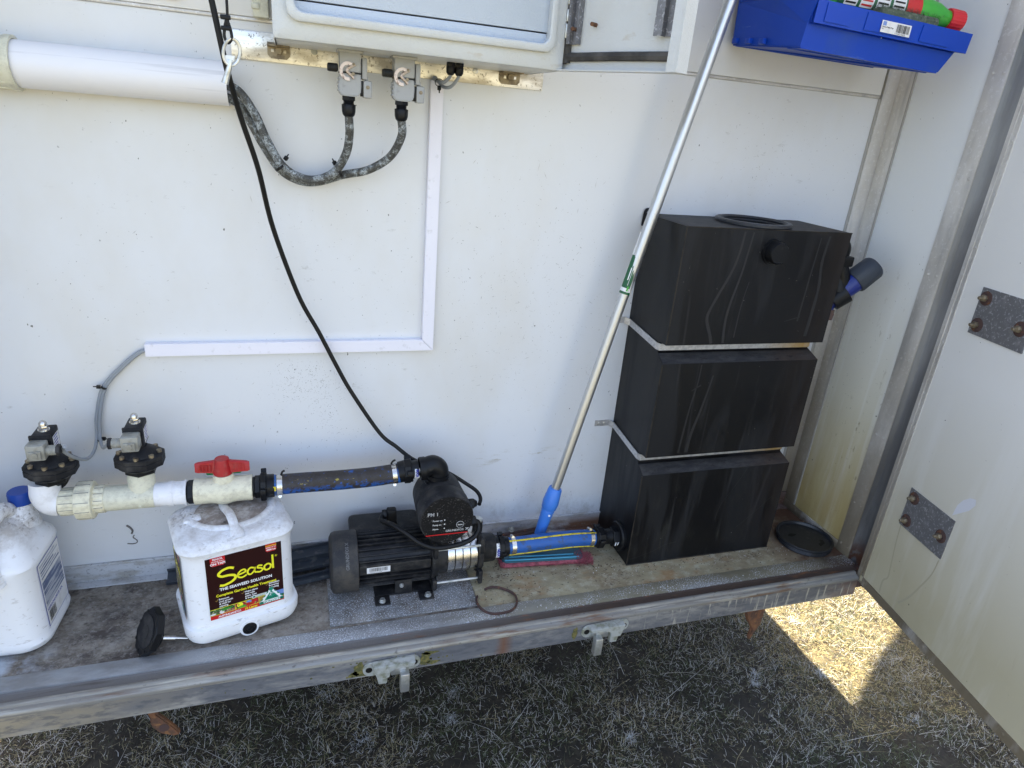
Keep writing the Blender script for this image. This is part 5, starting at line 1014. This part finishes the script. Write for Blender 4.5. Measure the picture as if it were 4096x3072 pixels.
for i in range(8): b.nxt(); q = V(-.0083, .0385 * math.cos(R(45 * i)), .0445 * math.sin(R(45 * i))); b.cyl(BX @ q, BX @ (q + V(-.0006, 0, 0)), .0035, n=10)
b.build('bolt_hole', M_ink, vb_)
b = MB(); s0 = BX @ V(.020, 0, -.016); s3 = V(-.258, -.247, .006); dv = (s3 - s0).normalized(); b.hexn(s0 - dv * .004, s0 + dv * .006, .0105); b.tube([s0 + dv * .005, s0 + dv * .036], .0058, 16, 0); b.tube([s0 + dv * .036, s3], .0038, 12, 0); b.build('stem', M_steel, vb_)
# grey profiles
def profile(a, b_, rz_, label, wd=.03, ht=.014, roll=0):
    a = Vector(a); b_ = Vector(b_); d = (b_ - a); L_ = d.length; M_ = Matrix.Translation(a) @ d.to_track_quat('X', 'Z').to_matrix().to_4x4() @ Matrix.Rotation(R(roll), 4, 'X')
    m = MB(); pts = [(-wd / 2, 0), (wd / 2, 0), (wd / 2, ht), (wd / 2 - .003, ht), (wd / 2 - .003, .003), (-wd / 2 + .010, .003), (-wd / 2 + .010, ht * .6), (-wd / 2 + .007, ht * .6), (-wd / 2 + .007, .003), (-wd / 2 + .003, .003), (-wd / 2 + .003, ht), (-wd / 2, ht)]
    m.prism(pts, 'x', 0, L_); m.v = [M_ @ q for q in m.v]
    tag(m.build('grey_profile', M_gprof, smooth=False), label, 'plastic profile', 'grey plastic profiles on the floor behind the jug')
profile((-.330, -.030, .005), (-.005, -.030, .005), 0, 'grey plastic profile whose cut end shows left of the printed jug', .036, .018, 28)
profile((-.20, -.046, .022), (.150, -.020, .042), 0, 'topmost grey plastic profile against the wall, left of the pump', .034, .014, 20)
profile((-.18, -.066, .006), (.150, -.048, .026), 0, 'middle grey plastic profile leaning under the pump end, left of the pump', .030, .014, 20)
profile((-.20, -.130, .001), (.120, -.080, .008), 0, 'front grey plastic profile lying flat between jug and pump', .024, .010, 0)

# ------------------------------------------------------------------ jugs
def jug_shell(hx, hy, H, r, mb):
    lv = [(.0, -.026, r), (.004, -.013, r), (.013, -.002, r), (.026, .002, r), (.044, .003, r), (.049, .002, r), (.052, -.0035, r), (.060, -.0050, r), (H - .026, -.0045, r), (H - .024, -.001, r), (H - .016, .001, r), (H - .008, -.003, r), (H - .001, -.011, r + .002), (H + .003, -.026, r)]
    mb.loft([[q for q in rrect(hx + o, hy + o, rr2, z, 8, cx=-.006)] for (z, o, rr2) in lv], cap=True)
J1 = thing('printed_jug', (-.154, -.1685, .0005), 'white ten litre jug with maroon and yellow printed label under the red tap handle', 'jug', rz=R(15.5))
b = MB(); jug_shell(.1175, .0945, .257, .043, b)
pr = []
for i in range(27): an = R(172 + i * 7.5); pr.append((.086 * math.cos(an), .028 + .076 * math.sin(an), .2595))
b.tube(pr, .0085, 12, 2, flat=.75)
b.box(-.100, -.062, .005, .030, .254, .266, .006); b.build('jug_shell', M_hdpe, J1, local=True)
b = MB(); b.lathe((0, .022, .2602), (0, .022, .2607), [(0, .064), (1, .0635)], 48); b.v = [V(q.x * 1.18, .022 + (q.y - .022) * 1.02, q.z) for q in b.v]; b.build('top_recess', M_grime, J1, local=True)
b = MB(); b.tube([(-.006, -.078, .247), (-.008, -.062, .262), (-.009, -.045, .272), (-.010, -.022, .2765), (-.011, .002, .271), (-.012, .03, .262), (-.012, .06, .2575), (-.012, .078, .250)], .012, 16, 6, flat=.75, radii=lambda u: .0095 + .011 * max(0, 1 - u * 5) + .004 * max(0, u * 7 - 6)); b.tube([(-.007, -.082, .2555), (-.0085, -.062, .2725), (-.009, -.045, .2805), (-.010, -.022, .2845)], .0008, 6, 4); b.build('carry_handle', M_hdpe, J1, local=True)
def seasol(F):
    W_, H_ = .158, .160
    F.rect(M_white, -.0012, -.0012, W_ + .0012, H_ + .0012, 0); F.rect(M_maroon, 0, 0, W_, H_, 1)
    # red corner flashes
    F.poly(M_lred, [(.010, H_), (.040, H_), (.040, H_ - .018), (.036, H_ - .022), (.014, H_ - .022), (.010, H_ - .018)], 2); F.text(M_white, 'SEASOL', .025, H_ - .0065, .0062, 3, align='CENTER', bold=.03); F.text(M_white, 'BIG VALUE 10 Litres', .025, H_ - .0115, .0036, 3, align='CENTER', bold=.03, sx=.8); F.text(M_white, 'ON TAP!', .025, H_ - .0190, .0078, 3, align='CENTER', bold=.04)
    F.poly(M_lred, [(.124, H_), (.147, H_), (.147, H_ - .017), (.144, H_ - .020), (.127, H_ - .020), (.124, H_ - .017)], 2); F.text(M_lyel, 'CONCENTRATE', .1355, H_ - .006, .0033, 3, align='CENTER', bold=.03); F.text(M_white, 'MAKES UP TO', .1355, H_ - .0105, .0035, 3, align='CENTER', bold=.03); F.text(M_white, '4500 Lts', .1355, H_ - .017, .0058, 3, align='CENTER', bold=.04)
    y0 = .096; x0 = .024
    def S_(pts, w): F.stroke(M_lyel, [(x0 + x, y0 + y) for x, y in pts], w, 3, 6)
    S_([(.032, .026), (.022, .030), (.008, .027), (.000, .019), (.006, .012), (.020, .011), (.032, .007), (.033, -.001), (.024, -.008), (.010, -.012), (.001, -.010)], .0058)   # S
    S_([(.038, .004), (.046, .006), (.055, .009), (.053, .015), (.045, .014), (.039, .006), (.040, -.001), (.048, -.004), (.057, .000)], .0040)   # e
    S_([(.074, .012), (.066, .015), (.060, .009), (.060, .001), (.066, -.002), (.074, .006), (.0755, .014), (.074, .003), (.078, -.001)], .0040)   # a
    S_([(.091, .013), (.083, .015), (.081, .010), (.088, .007), (.091, .002), (.085, -.002), (.078, -.000)], .0040)   # s
    S_([(.103, .014), (.096, .010), (.095, .002), (.100, -.002), (.107, .001), (.109, .009), (.103, .014)], .0042)   # o
    F.rect(M_lyel, x0 + .1115, y0 - .002, x0 + .1158, y0 + .034, 3)   # l
    F.text(M_lyel, '®', x0 + .1185, y0 + .027, .0075, 3)
    F.text(M_white, 'THE SEAWEED SOLUTION', .079, .0715, .0100, 3, align='CENTER', bold=.035, sx=.94)
    F.text(M_lyel, 'Complete Garden Health Treatment', .079, .0575, .0092, 3, align='CENTER', bold=.03, sx=.93)
    for (x, y, L_) in ((.020, .048, ('Enhances', 'root growth', '& ideal for', 'planting')), (.074, .0495, ('Helps plants', 'deal with', 'pests, heat', '& frost')), (.126, .0535, ('Stimulates', 'flowering', '& fruiting'))):
        for k, s_ in enumerate(L_): F.text(M_white, s_, x, y - k * .0062, .0060, 3, bold=.025, sx=.95)
        F.stroke(M_gold, [(x - .007, y + .001), (x - .005, y - .002), (x - .001, y + .005)], .0011, 3, 0)
    F.rect(M_lyel, 0, .0105, W_, .0272, 2); F.rect(M_veg, 0, .0115, .051, .0262, 3); F.rect(M_fruit, .052, .0115, .102, .0262, 3); F.rect(M_gold, .103, .0115, .125, .0262, 3); F.rect(M_lblue, .125, .018, W_, .0300, 3); F.rect(M_dgreen, .125, .0115, W_, .018, 3)
    F.disc(M_lyel, .062, .0205, .0065, 4); F.disc(M_gold, .059, .0215, .0018, 5); F.disc(M_bgreen, .066, .0145, .0085, 4, ry=.003); F.disc(M_lred, .080, .0158, .0048, 4); F.disc(M_lred, .088, .0150, .0055, 4, ry=.0034); F.disc(M_lblue, .081, .0228, .0058, 4, ry=.0032); F.disc(M_lred, .093, .0212, .0062, 4, ry=.0036)
    F.disc(M_offw, .024, .0158, .0048, 4); 
    for k in range(5): F.stroke(M_bgreen, [(.024, .018), (.026 + k * .004, .021), (.030 + k * .0045, .0255 - .0006 * k)], .0016, 5, 3)
    F.disc(M_offw, .006, .0145, .006, 4, ry=.0022)
    F.rect(M_lred, 0, 0, W_, .0105, 2); F.text(M_white, 'AUSTRALIAN', .016, .0026, .0064, 3, bold=.04, sx=.95); F.text(M_white, 'MADE &', .0515, .0058, .0031, 3, bold=.03); F.text(M_white, 'OWNED', .0515, .0026, .0031, 3, bold=.03); F.text(M_lyel, '10 Litres', .0705, .0026, .0078, 3, bold=.03)
    # organic tag
    F.rect(M_offw, .092, .0285, .121, .0345, 5); F.disc(M_offw, .0925, .0315, .0045, 5); F.disc(M_lgreen, .0925, .0312, .0026, 6)
    F.text(M_lgreen, 'Australian Organic', .0975, .0318, .0026, 6); F.text(M_lgreen, 'Certified Input', .0975, .0295, .0026, 6)
    # caution triangle
    F.poly(M_white, [(.1035, .0045), (.155, .0045), (.1565, .009), (.1325, .0415), (.1275, .0415), (.1025, .009)], 7); F.poly(M_lgreen, [(.1035, .0040), (.1085, .0040), (.1110, .0110), (.1055, .0120), (.1020, .0080)], 8); F.poly(M_lgreen, [(.1555, .0040), (.1500, .0040), (.1480, .0110), (.1540, .0120), (.1575, .0080)], 8)
    F.disc(M_lgreen, .1300, .0400, .0048, 8); F.poly(M_lgreen, [(.1300, .0365), (.1465, .0125), (.1135, .0125)], 8)
    for k in range(3):
        for sgn in (-1, 1): xx, yy = .130 + sgn * (.0075 + k * .0062), .0335 - k * .0085; F.poly(M_lgreen, [(xx - .002 * sgn, yy + .003), (xx + .0022 * sgn, yy + .0008), (xx + .0042 * sgn, yy - .0035), (xx + .0002 * sgn, yy - .002)], 9)
    F.rect(M_lgreen, .106, .0042, .154, .0108, 8); F.text(M_white, 'CAUTION', .130, .0052, .0078, 9, align='CENTER', bold=.04, sx=1.05); F.text(M_ink, '10 to 16kg', .130, .0158, .0048, 9, align='CENTER', bold=.02)
    F.disc(M_white, .1285, .0305, .0013, 9, 10); F.stroke(M_white, [(.1285, .029), (.127, .0255), (.1255, .0225)], .0010, 9, 0); F.stroke(M_white, [(.127, .0255), (.1295, .0225)], .0010, 9, 0); F.stroke(M_white, [(.1283, .0280), (.1325, .0275)], .0009, 9, 0); F.stroke(M_white, [(.1310, .0275), (.1355, .0285), (.1350, .0315), (.1308, .0305), (.1310, .0275)], .0008, 9, 0)
    return F
def place_label(name, fn):
    F3 = seasol(Flat((0, 0, 0), (1, 0, 0), (0, 0, 1))); mm = MB(F3.mb.mats); mm.f = F3.mb.f; mm.m = F3.mb.m; mm.v = [fn(q) for q in F3.mb.v]; mm.build(name, None, J1, local=True, smooth=False)
place_label('printed_label', lambda q: V(-.0765 + q.x * .968, -.0904 + q.y, .0685 + q.z * .978))
place_label('side_label', lambda q: V(-.1194 + q.y, .062 - q.x * .80, .0685 + q.z * .978))
b = MB(); b.lathe((-.002, -.0960, .0235), (-.002, -.0985, .0235), [(0, .0205), (1, .0195)], 32); o = b.build('tap_boss', M_hdpe, J1, local=True)
b = MB(); b.lathe((-.002, -.0980, .0235), (-.002, -.1005, .0235), [(0, .0150), (.6, .0150), (1, .0125), (1, .010), (.3, .0095)], 32); b.lathe((-.002, -.0995, .0235), (-.002, -.1003, .0235), [(0, .0055), (1, .0045)], 16); b.build('outlet_bung', M_black, o, local=True)

J2 = thing('plain_jug', (-.602, -.142, .0005), 'large white plastic jug with blue cap, beside the bare grimy floor', 'jug', rz=R(-3))
b = MB(); hx, hy = .082, .090
lv = [(.0, -.024, 0), (.004, -.011, 0), (.014, -.001, 0), (.026, .002, 0), (.034, .0, 0), (.040, -.001, 0), (.196, -.001, 0), (.206, .0015, 0), (.214, -.0005, 0), (.224, -.006, -.002), (.238, -.013, -.004), (.252, -.022, -.006), (.266, -.031, -.008), (.277, -.042, -.010), (.284, -.058, -.012)]
b.loft([[q for q in rrect(hx + o_, hy + o_, max(.024, .045 + min(0, o_ + .01) * .5), z, 8, cx=dx_)] for (z, o_, dx_) in lv]); b.build('jug_shell', M_hdpe, J2, local=True)
b = MB(); b.tube([(.020, .030, .280), (.018, .008, .297), (.015, -.024, .302), (.013, -.052, .292), (.014, -.074, .268), (.017, -.087, .238), (.020, -.091, .210), (.020, -.089, .188)], .0165, 18, 6, flat=.95, radii=lambda u: .0165 + .006 * max(0, u * 4 - 3)); b.build('carry_handle', M_hdpe, J2, local=True)
b = MB(); b.lathe((.036, .046, .292), (.036, .046, .319), [(0, .0215), (.1, .0225), (.85, .0225), (.95, .0215), (1, .0200)], 40, ribs=(.0009, (.0225,), 2)); b.build('screw_cap', M_capblue, J2, local=True); b = MB(); b.lathe((.024, .040, .255), (.036, .046, .293), [(0, .044), (.35, .034), (.7, .0235), (1, .0195)], 28); b.build('jug_neck', M_hdpe, J2, local=True)
F = Flat((.0816, -.050, .045), (0, 1, 0), (0, 0, 1)); F.rect(M_bluepen, -.0015, -.0015, .1065, .1505, 0); F.rect(M_offw, 0, 0, .105, .149, 1); F.rect(M_lname, .004, .045, .100, .105, 2); F.bars(M_ink, .008, .006, .040, .030, 2, 8); F.text(M_bluepen, 'HYPOCHLORITE SOL', .004, .034, .0085, 2, bold=.03)
for k in range(5): F.rect(M_lname, .006, .112 + k * .007, .098 - (k % 3) * .012, .116 + k * .007, 2)
F.mb.build('back_label', None, J2, local=True, smooth=False)

# ------------------------------------------------------------------ blue bin, bottle, scourer
bn = thing('blue_storage_bin', (1.18, -.15, 1.30), 'blue plastic stacking bin with a small barcode sticker, high at right', 'bin')
def bring(z, x0, x1, y0, y1): return [V(x0, y0, z), V(x1, y0, z), V(x1, y1, z), V(x0, y1, z)]
b = MB(); w_ = .003
def quadslab(mb, P, th):
    P = [Vector(q) for q in P]; n_ = (P[1] - P[0]).cross(P[3] - P[0]).normalized() * th; mb.add(P + [q + n_ for q in P], [[0, 1, 2, 3], [7, 6, 5, 4], [0, 4, 5, 1], [1, 5, 6, 2], [2, 6, 7, 3], [3, 7, 4, 0]])
BL, BR, FL, FR = V(.975, -.030, 1.316), V(1.385, -.030, 1.312), V(.984, -.255, 1.297), V(1.352, -.255, 1.287)
quadslab(b, [BL, BR, FR, FL], .003)
TBL, TBR = V(.970, -.030, 1.50), V(1.398, -.030, 1.496); TFL, TFR = V(.985, -.276, 1.378), V(1.396, -.276, 1.362)
LFL, LFR = V(.984, -.262, 1.338), V(1.372, -.262, 1.326)
quadslab(b, [BL, FL, LFL, V(.972, -.030, 1.40)], .003); quadslab(b, [V(.972, -.030, 1.40), LFL, TFL, V(.972, -.17, 1.392)], .003); quadslab(b, [V(.972, -.030, 1.40), V(.972, -.17, 1.392), V(.972, -.17, 1.43), TBL], .003)
quadslab(b, [BR, V(1.396, -.030, 1.40), LFR, FR], .003); quadslab(b, [V(1.396, -.030, 1.40), V(1.398, -.17, 1.385), TFR, LFR], .003); quadslab(b, [V(1.396, -.030, 1.40), TBR, V(1.398, -.17, 1.43), V(1.398, -.17, 1.385)], .003)
quadslab(b, [FL, FR, LFR, LFL], -.003); quadslab(b, [BL, TBL, TBR, BR], .003)
# thick lip band
A0, A1, A2, A3 = V(.984, -.276, 1.339), V(1.394, -.276, 1.326), V(1.396, -.278, 1.364), V(.984, -.278, 1.380)
b.add([A0, A1, A2, A3, V(.990, -.262, 1.340), V(1.385, -.262, 1.328), V(1.388, -.262, 1.364), V(.990, -.262, 1.380)], [[0, 1, 2, 3], [7, 6, 5, 4], [0, 4, 5, 1], [1, 5, 6, 2], [2, 6, 7, 3], [3, 7, 4, 0]])
bb = b.build('bin_shell', M_blue, bn, smooth=False)
b = MB()
for (u0, u1) in ((.055, .205), (.30, .60), (.66, .86)):
    p0, p1 = A0.lerp(A1, u0), A0.lerp(A1, u1); q0, q1 = A3.lerp(A2, u0), A3.lerp(A2, u1)
    b.nxt(); P = [p0.lerp(q0, .12), p1.lerp(q1, .12), p1.lerp(q1, .90), p0.lerp(q0, .90)]; P = [q + V(0, -.0003, 0) for q in P]; b.add(P + [q + V(0, -.0018, 0) for q in P], [[4, 5, 6, 7], [0, 4, 7, 3], [1, 5, 6, 2], [0, 1, 5, 4], [3, 2, 6, 7]])
b.build('lip_panel', M_blue, bn, smooth=False)
b = MB()
for (y) in (-.045, -.095, -.145): z = 1.316 - (-.03 - y) * .083; b.box(.965, .9745, y - .008, y + .008, z + .001, z + .012, .001)
b.tube([(.976, -.04, 1.3125), (1.38, -.04, 1.308)], .002, 6, 0); b.tube([(.98, -.22, 1.297), (1.36, -.22, 1.288)], .002, 6, 0); b.tube([(.976, -.04, 1.3125), (1.36, -.22, 1.288)], .002, 6, 0); b.build('bin_lug', M_blue, bn)
F = Flat(A0.lerp(A1, .395) + V(0, -.0048, .0065), (A1 - A0), (0, 0, 1)); F.rect(M_offw, 0, 0, .078, .0215, 0); F.rect(M_lblue, .003, .0125, .012, .020, 1); F.bars(M_ink, .040, .0045, .074, .019, 1, 3); F.text(M_ink, '9 312453 900023', .038, .0008, .0040, 1); F.text(M_ink, 'Storage Plastic Tray', .003, .0090, .0036, 1, bold=.03); F.text(M_ink, 'Blue', .003, .0055, .0030, 1)
F.mb.build('barcode_sticker', None, bn, smooth=False)
bt = thing('green_bottle', (1.28, -.2, 1.38), 'green spray bottle with red ribbed cap lying in the blue bin', 'bottle')
bd = (V(1.402, -.225, 1.408) - V(1.06, -.17, 1.428)).normalized(); B0 = V(1.06, -.175, 1.412)
def BT(t): return B0 + bd * t
b = MB(); b.lathe(BT(0), BT(1), [(0, .026), (.006, .031), (.21, .032), (.245, .031), (.28, .027), (.305, .018), (.325, .016), (.335, .016)], 36, absolute=True); b.build('bottle_body', M_bgreen, bt)
b = MB(); b.lathe(BT(.312), BT(.312) + bd, [(0, .0215), (.004, .0225), (.034, .0215), (.036, .019)], 44, absolute=True, ribs=(.0009, (.0225, .0215), 2)); b.build('bottle_cap', M_redcap, bt)
b = MB(); b.use(M_dgreen); x_, y_ = frame_of(bd)
def wrap(t0, t1, a0, a1, r, m):
    b.use(m); vs = []
    for i in range(13):
        a = R(a0 + (a1 - a0) * i / 12); d = V(0, -1, 0) * math.cos(a) + V(0, 0, 1) * math.sin(a); d = (d - bd * d.dot(bd)).normalized(); vs += [BT(t0) + d * r, BT(t1) + d * r]
    b.add(vs, [[2 * i, 2 * i + 1, 2 * i + 3, 2 * i + 2] for i in range(12)])
wrap(.03, .205, -100, 100, .0325, M_dgreen); wrap(.19, .225, -100, 100, .0327, M_lred)
for k in range(4):
    wrap(.045 + k * .037, .075 + k * .037, -30, 70, .0328, M_offw)
    for j in range(6): wrap(.048 + k * .037, .072 + k * .037, -24 + j * 15, -18 + j * 15, .0331, M_lred if k == 1 else M_ink)
b.build('bottle_label', None, bt)
b = MB(); rs = random.Random(11)
SC = Matrix.Translation((1.235, -.238, 1.378)) @ Matrix.Rotation(R(1.5), 4, 'Y')
b.box(-.075, .085, -.020, .015, -.020, .012, .008, SC)
for i in range(2600):
    q = SC @ V(rs.uniform(-.078, .088), rs.uniform(-.022, .015), .010 + rs.uniform(-.012, .006)); a = rs.uniform(0, 6.28); d = V(math.cos(a), math.sin(a) * .6, rs.uniform(-.1, .9)) * rs.uniform(.003, .009); e_ = V(-d.y, d.x, 0).normalized() * .0005; b.add([q - e_, q + e_, q + d], [[0, 1, 2]])
tag(b.build('scouring_pad', M_scour, smooth=False), 'fuzzy grey-green scouring pad in the front of the blue bin', 'scourer')

# ------------------------------------------------------------------ fine debris and granules on the floor
b = MB(); rs = random.Random(21)
def grit(mb, n_, x0, x1, y0, y1, s0, s1, z=.001, fy=None):
    for i in range(n_):
        x, y = rs.uniform(x0, x1), rs.uniform(y0, y1); s_ = rs.uniform(s0, s1); a = rs.uniform(0, 6.28); zz = z + .0005
        P = [V(x + s_ * math.cos(a + k * 2.1) * rs.uniform(.6, 1.2), y + s_ * math.sin(a + k * 2.1) * rs.uniform(.6, 1.2), zz) for k in range(3)]; mb.add(P + [V(x, y, zz + s_ * .9)], [[0, 1, 3], [1, 2, 3], [2, 0, 3], [2, 1, 0]])
grit(b, 190, .45, .82, -.20, -.12, .0008, .0028); grit(b, 80, .80, 1.33, -.235, -.203, .0008, .0024); grit(b, 120, -.5, -.2, -.24, -.05, .0006, .0018); grit(b, 120, .40, .60, -.27, -.1, .0006, .002); grit(b, 60, 1.2, 1.5, -.30, -.26, .0008, .003)
tag(b.build('dirt_grains', M_leafd, smooth=False), kind='stuff')
b = MB(); grit(b, 70, .80, 1.40, -.245, -.203, .0008, .0016); grit(b, 90, .45, 1.2, -.318, -.300, .0008, .0020, .003); grit(b, 260, -.10, .45, -.318, -.285, .0006, .0014, .003); grit(b, 60, .05, .42, -.27, -.2, .0005, .0012, .0045); grit(b, 30, .48, .8, -.24, -.15, .0008, .0018)
tag(b.build('white_grains', M_gran, smooth=False), kind='stuff')
